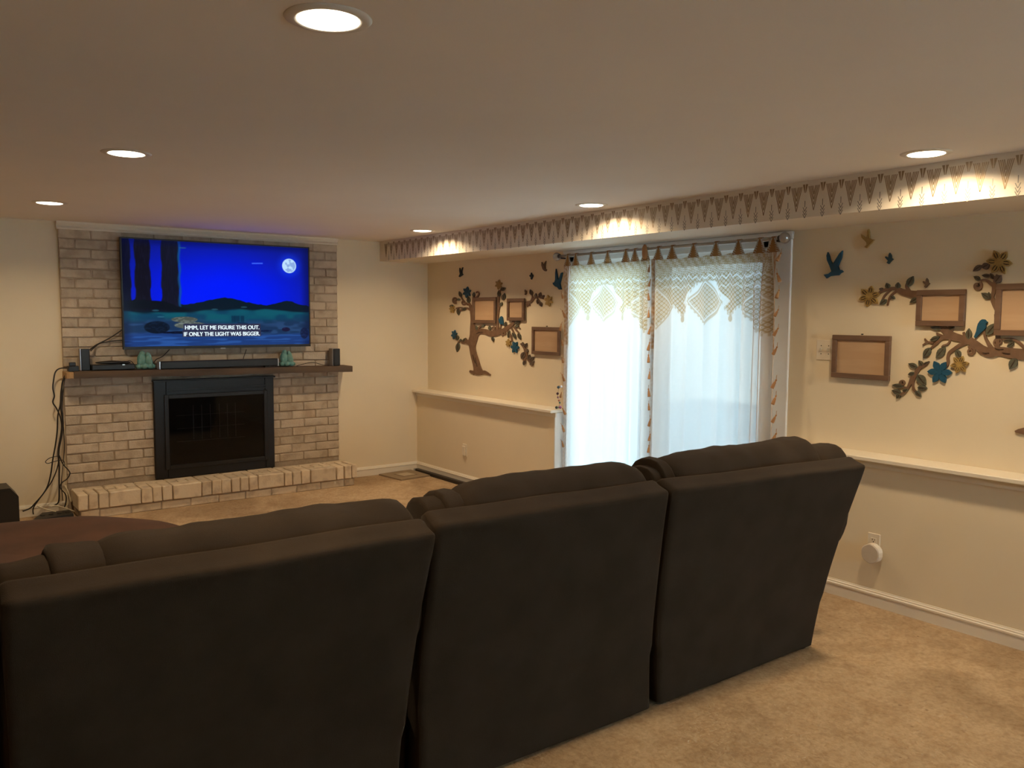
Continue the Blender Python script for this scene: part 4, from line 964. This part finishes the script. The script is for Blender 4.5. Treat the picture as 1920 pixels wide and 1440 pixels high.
def curtain(ya, yb, fold_ph, label, ntab, side_l, side_r, mid_fold):
    """ya = left edge (larger y), yb = right edge; width in cloth > width hung"""
    ztop, zbot = 1.945, .045
    t = thing('printed_curtain', ((RODX), (ya+yb)/2, zbot), label, 'curtain', 'printed sheer curtain panels')
    NXc, NZc = 360, 640
    u = np.linspace(0, 1, NXc); v = np.linspace(0, 1, NZc); UU, VV = np.meshgrid(u, v)
    wid = abs(yb-ya)
    # fold profile: tight at both edges, shallow in between
    env = .010+.018*np.exp(-((UU-.0)/.10)**2)+.022*np.exp(-((UU-1.)/.16)**2)
    xx = RODX-.006+env*np.sin(2*PI*(UU*7.5+.9*np.exp(-((UU-1)/.2)**2)*2)+fold_ph)*(.35+.65*sm(0, .12, VV))+.006*np.sin(UU*23+VV*3+fold_ph)
    yy = ya+(yb-ya)*UU+.012*np.sin(2*PI*UU*7.5+1.3+fold_ph)*sm(0, .3, VV)*sm(0, .05, UU)*sm(1, .95, UU)
    top = ztop+.006*np.cos(2*PI*UU*(ntab-1))
    zz_ = top+(zbot-top)*VV
    Lt = (ztop-zbot)*VV                      # metres below the top
    s = (UU-mid_fold)*wid*1.0                # metres from the motif centre
    a = np.abs(s)/(wid*.5)
    bnd = np.where(a < .40, .165+.21*sm(.14, .40, a), np.where(a < .52, .375-.06*sm(.40, .52, a), .315+.17*sm(.52, .92, a)))
    dense = sm(.006, -.006, Lt-bnd)
    def dia(cx, cz, hw, hh): return 1-(np.abs(s-cx)/hw+np.abs(Lt-cz)/hh)
    dm = dia(0, .295, .150, .145); dl = dia(-.80*wid*.5, .33, .13, .15); dr = dia(.80*wid*.5, .33, .13, .15)
    # lattice of rings
    q = .030; ga = (s+Lt*.0)/q; gb = Lt/q
    lat = np.abs(np.sin(PI*(ga+gb)))*np.abs(np.sin(PI*(ga-gb)))
    cell = sm(.55, .25, lat); dot = sm(.86, .96, lat)
    fine = .5+.5*np.sin(ga*9+2*np.sin(gb*5))*np.sin(gb*8+2*np.sin(ga*6)); fine = sm(.35, .65, fine)
    zig = np.abs(((s/.055) % 1.)-.5)*.05; zl = sm(.006, .003, np.abs(Lt-.125-zig)); zl2 = sm(.005, .002, np.abs(Lt-.185-zig*.8))
    pr = dense*np.where(Lt < .11, .25+.6*fine, np.maximum(.25+.6*cell, dot*.9))
    pr = np.maximum(pr*(1-zl)*(1-zl2*.8), 0)
    for d_ in (dm, dl, dr):
        halo = sm(-.36, -.30, d_)*sm(.0, -.02, d_)*sm(.16, .22, Lt)*(1 if d_ is dm else .0)
        pr = pr*(1-halo*.9)
        ins = sm(-.01, .01, d_); rim = sm(.05, .0, np.abs(d_-.05)); whit = sm(.05, .02, np.abs(d_-.13))
        inner = np.where(d_ > .18, np.maximum(.2+.55*cell, dot), .55)
        pr = pr*(1-ins)+ins*inner; pr = pr*(1-whit*ins)
        fr_ = sm(-.10, -.02, d_)*(d_ < 0)*(Lt > .31)*(np.sin((s*(1 if d_ is not None else 1)+Lt)/.022*PI) > .1); pr = np.maximum(pr, fr_*.55)
    # pendant points hanging from the arches
    for cx in (-.40*wid*.5, .40*wid*.5):
        pr = np.maximum(pr, (np.hypot((s-cx)/.014, (Lt-.405)/.022) < 1)*.6); pr = np.maximum(pr, (np.abs(s-cx)+np.abs(Lt-.38)*.4 < .012)*.5)
    fringe = (Lt > bnd)*(Lt < bnd+.018)*(np.sin(s/.02*2*PI) > .2)*(a > .14)
    pr = np.maximum(pr, fringe*.5)
    # borders down both selvedges
    e0 = UU*wid; e1 = (1-UU)*wid
    for e_, wd in ((e0, side_l), (e1, side_r)):
        k = sm(wd, wd-.006, e_)
        pat = .45+.5*(.5+.5*np.sin(e_*160+2*np.sin(Lt*70))*np.sin(Lt*95+e_*40))
        pat = np.where(np.abs(e_-wd*.82) < .0045, 0, pat)
        pr = pr*(1-k)+k*pat*np.where(Lt < .62, 1., .42)
    pr = np.clip(pr, 0, 1)
    white = np.array([.90, .90, .90]); goldc = np.array([.56, .42, .21]); orange = np.array([.50, .29, .14])
    kb = np.clip(sm(side_l, side_l-.01, e0)+sm(side_r, side_r-.01, e1), 0, 1)[..., None]
    pc = goldc*(1-kb)+orange*kb
    col = white*(1-pr[..., None])+pc*pr[..., None]
    alpha = .88+.12*pr; alpha = alpha[..., None]
    vx = np.stack([xx, yy, zz_], -1).reshape(-1, 3)-np.array(wloc(t))
    ii = np.arange(NXc*NZc).reshape(NZc, NXc)
    fc = np.stack([ii[1:, :-1], ii[1:, 1:], ii[:-1, 1:], ii[:-1, :-1]], -1).reshape(-1, 4)
    me = bpy.data.meshes.new('cloth'); me.vertices.add(len(vx)); me.vertices.foreach_set('co', vx.ravel())
    me.loops.add(fc.size); me.polygons.add(len(fc)); me.polygons.foreach_set('loop_start', np.arange(0, fc.size, 4)); me.polygons.foreach_set('loop_total', np.full(len(fc), 4))
    me.loops.foreach_set('vertex_index', fc.ravel()); me.polygons.foreach_set('use_smooth', np.ones(len(fc), bool)); me.update(calc_edges=True)
    at2 = me.attributes.new('print', 'FLOAT_COLOR', 'POINT'); at2.data.foreach_set('color', np.concatenate([col, alpha], -1).astype(np.float32).ravel())
    me.materials.append(CLOTH)
    o = bpy.data.objects.new('cloth', me); COL.objects.link(o); o.parent = t
    return t
def tab(parent, y, w0, w1, z0, z1):
    # tapering printed tab folded over the rod
    nx, nz = 14, 26; v = []; f = []; cols = []
    bw = wloc(parent)
    for j in range(nz):
        k = j/(nz-1); z = z0+(z1-z0)*k
        w = w1+(w0-w1)*(1-k)**1.2
        for i in range(nx):
            q = i/(nx-1)*2-1; yy = y+q*w*.5
            x = RODX-.014-.004*math.cos(q*2)*(1-k)
            v.append((x-bw.x, yy-bw.y, z-bw.z))
            inside = abs(q)*w*.5 < .004+(w0*.42)*(1-k)**1.1
            g = 1 if inside and ((i*7+j*5) % 4 != 0 or abs(q) < .4) else 0
            c = (.40, .22, .085) if g else (.62, .62, .60); cols.append((*c, .97 if g else .85))
    for j in range(nz-1):
        for i in range(nx-1): a = j*nx+i; f.append((a, a+1, a+nx+1, a+nx))
    # back leg over the rod
    n = len(v)
    for j in range(7):
        a = PI*j/6
        for i in (0, 1):
            yy = y+(i*2-1)*w1*.5; v.append((RODX-.0135*math.cos(a)-bw.x, yy-bw.y, RODZ+.0135*math.sin(a)-bw.z)); cols.append((.5, .34, .2, .95))
    for j in range(6): a = n+j*2; f.append((a, a+1, a+3, a+2))
    me = bpy.data.meshes.new('tab'); me.from_pydata(v, [], f); me.materials.append(CLOTH)
    at2 = me.attributes.new('print', 'FLOAT_COLOR', 'POINT'); at2.data.foreach_set('color', np.array(cols, np.float32).ravel())
    o = bpy.data.objects.new('tab', me); COL.objects.link(o); o.parent = parent
TPROTO = [None]
def tassel(parent, px, py, ang=0.):
    p = at(px, py, 0, RODX-.03)
    if TPROTO[0] is None:
        mb = MB(); mb.tube([(0, 0, .028), (0, -.004, .016), (0, -.010, .006)], .0016, 5)
        mb.lathe([(.002, .008), (.005, .005), (.005, 0), (.0035, -.004), (.0065, -.012), (.009, -.030), (.010, -.045), (.0085, -.046)], (0, -.010, 0), 10)
        me = bpy.data.meshes.new('tassel'); me.from_pydata(mb.v, [], mb.f); me.materials.append(TASSM); TPROTO[0] = me
    o = bpy.data.objects.new('tassel', TPROTO[0]); COL.objects.link(o); o.parent = parent
    b = wloc(parent); o.location = (p.x-b.x, p.y-b.y, p.z-b.z); o.rotation_euler = (ang, random.uniform(-.1, .1), random.uniform(0, 3))
    s_ = random.uniform(.9, 1.15); o.scale = (s_, s_, s_)
def ypx(px, py=460, x=RODX): return at(px, py, 0, x).y
cl = curtain(ypx(1056, 600), ypx(1226, 600), .4, 'left printed curtain panel glowing white with gold arches, in front of the open half', 7, .100, .045, .49)
cr_ = curtain(ypx(1222, 600), ypx(1455, 600), 1.9, 'right printed curtain panel tinted pale blue with gold arches and diamonds', 7, .035, .045, .47)
for px in (1067, 1082, 1111, 1142, 1176, 1193, 1213): tab(cl, ypx(px, 470), .095, .030, 1.938, RODZ+.002)
for px in (1237, 1263, 1303, 1345, 1387, 1427, 1452): tab(cr_, ypx(px, 460), .105, .032, 1.938, RODZ+.002)
for py in (498, 525, 551, 583, 614, 643, 666, 698, 730, 758, 786, 815, 836): tassel(cl, 1217, py, .25)
for py in (551, 585, 610, 640, 672, 705, 738, 768, 800, 830): tassel(cl, 1053, py, -.5)
for py in (474, 512, 543, 580, 615, 650): tassel(cr_, 1461-(py-474)*.04, py, .5)
for py in (712, 742, 778, 812): tassel(cr_, 1452, py, .45)
obj('knot', MB().ell((RODX-.02, ypx(1213, 460), RODZ-.02), (.018, .024, .05), 12, 8, 1, .3, 30), TASSM, cl, True)['label'] = 'bunched orange fabric at the top right corner'

# ------------------------------------------------------------------ sofa
sofa = thing('recliner_sofa', (-2.4, -4.6, 0), 'long dark brown microfiber reclining sofa seen from behind', 'sofa')
def hexa(c8, bev=.02):
    """c8: bottom back L,R, bottom front R,L, then top the same; rounded by subdivision"""
    import bmesh
    me = bpy.data.meshes.new('t'); me.from_pydata(c8, [], [(0, 3, 2, 1), (4, 5, 6, 7), (0, 1, 5, 4), (1, 2, 6, 5), (2, 3, 7, 6), (3, 0, 4, 7)])
    b = bmesh.new(); b.from_mesh(me); bmesh.ops.bevel(b, geom=list(b.edges)+list(b.verts), offset=bev, segments=4, profile=.5, affect='EDGES')
    v = [tuple(q.co) for q in b.verts]; b.verts.index_update(); f = [tuple(q.index for q in p.verts) for p in b.faces]; b.free(); bpy.data.meshes.remove(me)
    return v, f
def grid_back(bl, br_, tl, tr, bulge=.006, th=.085, rise=.028, seed=0.):
    """upholstered back shell: nearly flat outer face between four corners, a crisp top edge, a flat top rail, rounded ends"""
    bl, br_, tl, tr = map(Vector, (bl, br_, tl, tr)); v = []; f = []
    prof = [(j/20*.98, 0., 0.) for j in range(21)]
    prof += [(.993, .001, 0), (1.0, .006, .001), (1.0, .014, .004), (1.0, .03, .009), (1.0, .05, .016), (1.0, th*.85, rise*.95), (1.0, th, rise), (1.0, th+.012, rise-.008), (.97, th+.02, 0), (.8, th+.03, 0), (.5, th+.02, 0), (0., th+.02, 0)]
    cols = [0, .003, .008, .015, .025]+[.04+.92*i/32 for i in range(33)]+[.975, .985, .992, .997, 1.]
    for (t, inn, hz) in prof:
        for s_ in cols:
            a = bl.lerp(br_, s_); b = tl.lerp(tr, s_); p = a.lerp(b, min(t, 1))
            edge = min(s_, 1-s_); er = max(0, 1-edge/.020)
            nz_ = noise.noise(Vector((p.x*2.2+seed, p.z*2.4, seed)))*.008+noise.noise(Vector((p.x*6+seed, p.z*5, seed)))*.002
            nt_ = noise.noise(Vector((p.x*3+seed, 5., seed)))*.005
            face = math.sin(PI*min(t, 1))*bulge*math.sin(PI*min(max(s_, 0), 1))**.5 if 0 < s_ < 1 else 0
            k = 1 if inn < .05 else max(0, 1-(inn-.05)/.03)
            if t < .27: p.x += (-1 if s_ > .5 else 1)*.010*min(1, abs(s_-.5)*3)
            inn_ = .034*math.sin(PI*min(t, 1))*(1-.5*t) if inn < .01 else 0
            p = p+Vector((0, inn_+inn+er*er*.016*k-face*(inn < .01)-nz_*k, hz-er*er*.010*(t > .9)+nt_*(t > .95)))
            v.append(tuple(p))
    W_ = len(cols); N_ = W_-1
    for j in range(len(prof)-1):
        for i in range(N_): a = j*W_+i; f.append((a, a+1, a+W_+1, a+W_))
    f.append(tuple(j*W_ for j in range(len(prof)-1, -1, -1))); f.append(tuple(j*W_+N_ for j in range(len(prof))))
    return MB().add(v, f)
YBt = -5.03
units = [((-4.02, -2.985), (-4.045, -2.935), (-5.175, -5.175), (.920, .912)),
         ((-2.925, -1.850), (-2.930, -1.925), (-5.165, -5.170), (.925, .915)),
         ((-1.825, -.765), (-1.915, -.752), (-5.172, -5.257), (.912, .900))]
for i, ((b0, b1), (t0, t1), (ya, yb), (za_, zb_)) in enumerate(units):
    obj('back_panel', grid_back((b0, YBt, .014), (b1, YBt, .014), (t0, ya, za_), (t1, yb, zb_), seed=i*7.3), SOFA, sofa, True)
# the back of the neighbouring corner section, leaving the picture at the left
obj('back_panel', grid_back((-4.75, -4.60, .035), (-4.05, -5.0, .035), (-4.82, -4.72, .91), (-4.062, -5.14, .918), seed=31.), SOFA, sofa, True)
def cushion(x0, x1, yc, zt, lobes, seed, drop=0.):
    """pillow-topped back cushion: a main roll with gathered side lobes"""
    mb = MB(); xa, xb = x0, x1
    if lobes[0]: xa = x0+lobes[0]*.75
    if lobes[1]: xb = x1-lobes[1]*.75
    def roll(a, b, zt_, ry, sd, n=40):
        v = []; f = []; M_ = 26; cx = (a+b)/2; hw = (b-a)/2
        for i in range(n+1):
            s_ = -1+2*i/n; e = max(0., 1-abs(s_)**(13.))**.36
            x = cx+hw*s_
            for k in range(M_):
                an = 2*PI*k/M_; cz = math.cos(an); cy = math.sin(an)
                sgp = lambda q, e_: math.copysign(abs(q)**e_, q)
                zc = zt_-.26; z = zc+.26*sgp(cz, .72)*(.35+.65*e if cz > 0 else e); y = yc+ry*sgp(cy, .8)*e
                w_ = noise.noise(Vector((x*5+sd, y*7, z*5)))*.012+noise.noise(Vector((x*14+sd, y*12, z*9)))*.005
                v.append((x, y+w_*cy*1.2, z+w_*cz*1.3))
        for i in range(n):
            for k in range(M_): f.append((i*M_+k, i*M_+(k+1) % M_, (i+1)*M_+(k+1) % M_, (i+1)*M_+k))
        f += [tuple(range(M_-1, -1, -1)), tuple(n*M_+k for k in range(M_))]
        mb.add(v, f)
    roll(xa, xb, zt, .145, seed)
    if lobes[0]:
        roll(x0, x0+lobes[0]*.62, zt-.030, .125, seed+3, 18); roll(x0+lobes[0]*.42, x0+lobes[0]*1.0, zt-.010, .135, seed+5, 18)
    if lobes[1]:
        roll(x1-lobes[1], x1, zt-.045, .125, seed+4, 18)
    return mb
CY = -4.955
for (x0, x1, zt, lb, sd) in ((-4.05, -2.905, .982, (.26, 0), 1.), (-2.885, -1.895, .993, (.15, 0), 2.), (-1.885, -.565, 1.000, (.12, .27), 3.)):
    c = obj('back_cushion', cushion(x0, x1, CY, zt, lb, sd), SOFA, sofa, True)
obj('back_cushion', cushion(-4.75, -4.06, -4.80, .985, (0, 0), 9.), SOFA, sofa, True)
for (x0, x1) in ((-4.03, -2.96), (-2.94, -1.86), (-1.84, -.99)):
    obj('seat_cushion', MB().ell(((x0+x1)/2, -4.48, .40), ((x1-x0)/2, .36, .10), 32, 12, .35, .04, 5, x0, .6), SOFA, sofa, True)
    obj('footrest', MB().ell(((x0+x1)/2, -4.08, .26), ((x1-x0)/2-.02, .05, .17), 28, 12, .35, .04, 5, x0, .5), SOFA, sofa, True)
obj('base', MB().box(-4.03, -.80, -4.93, -4.12, .03, .32, .02), SOFA, sofa)
obj('armrest', MB().ell((-.875, -4.50, .33), (.115, .50, .30), 28, 16, .45, .03, 5, 2, .5), SOFA, sofa, True)
obj('armrest', MB().ell((-4.30, -4.30, .31), (.13, .45, .28), 28, 16, .45, .03, 5, 3, .5), SOFA, sofa, True)
for (x, y) in ((-.82, -4.99), (-.82, -4.2), (-4., -4.95), (-4., -4.2)): obj('foot', MB().lathe([(.022, 0), (.025, .05)], (x, y, 0), 14), BLACK, sofa)

# big round ottoman between sofa and hearth
ot = thing('round_ottoman', (-3.9, -3.2, 0), 'big round chestnut brown padded ottoman between the sofa and the hearth', 'ottoman')
def dome(cx, cy, rx, ry, h_, dent):
    v = []; f = []; n = 64; m_ = 26
    prof = []
    for j in range(m_+1):
        a = -PI/2+PI*j/m_
        prof.append((abs(math.cos(a))**.45, math.copysign(abs(math.sin(a))**.8, math.sin(a))))
    for j, (r, z) in enumerate(prof):
        for k in range(n):
            a = 2*PI*k/n; x = cx+rx*r*math.cos(a); y = cy+ry*r*math.sin(a); zz_ = h_*.5+z*h_*.5
            if z > 0: zz_ -= dent*math.exp(-((r/.62)**4)); zz_ += .012*noise.noise(Vector((x*3, y*3, 1.)))
            v.append((x, y, max(zz_, 0)))
    for j in range(m_):
        for k in range(n): f.append((j*n+k, j*n+(k+1) % n, (j+1)*n+(k+1) % n, (j+1)*n+k))
    return MB().add(v, f)
obj('cushion', dome(-3.86, -3.05, .93, .80, .552, .05), OTT, ot, True)
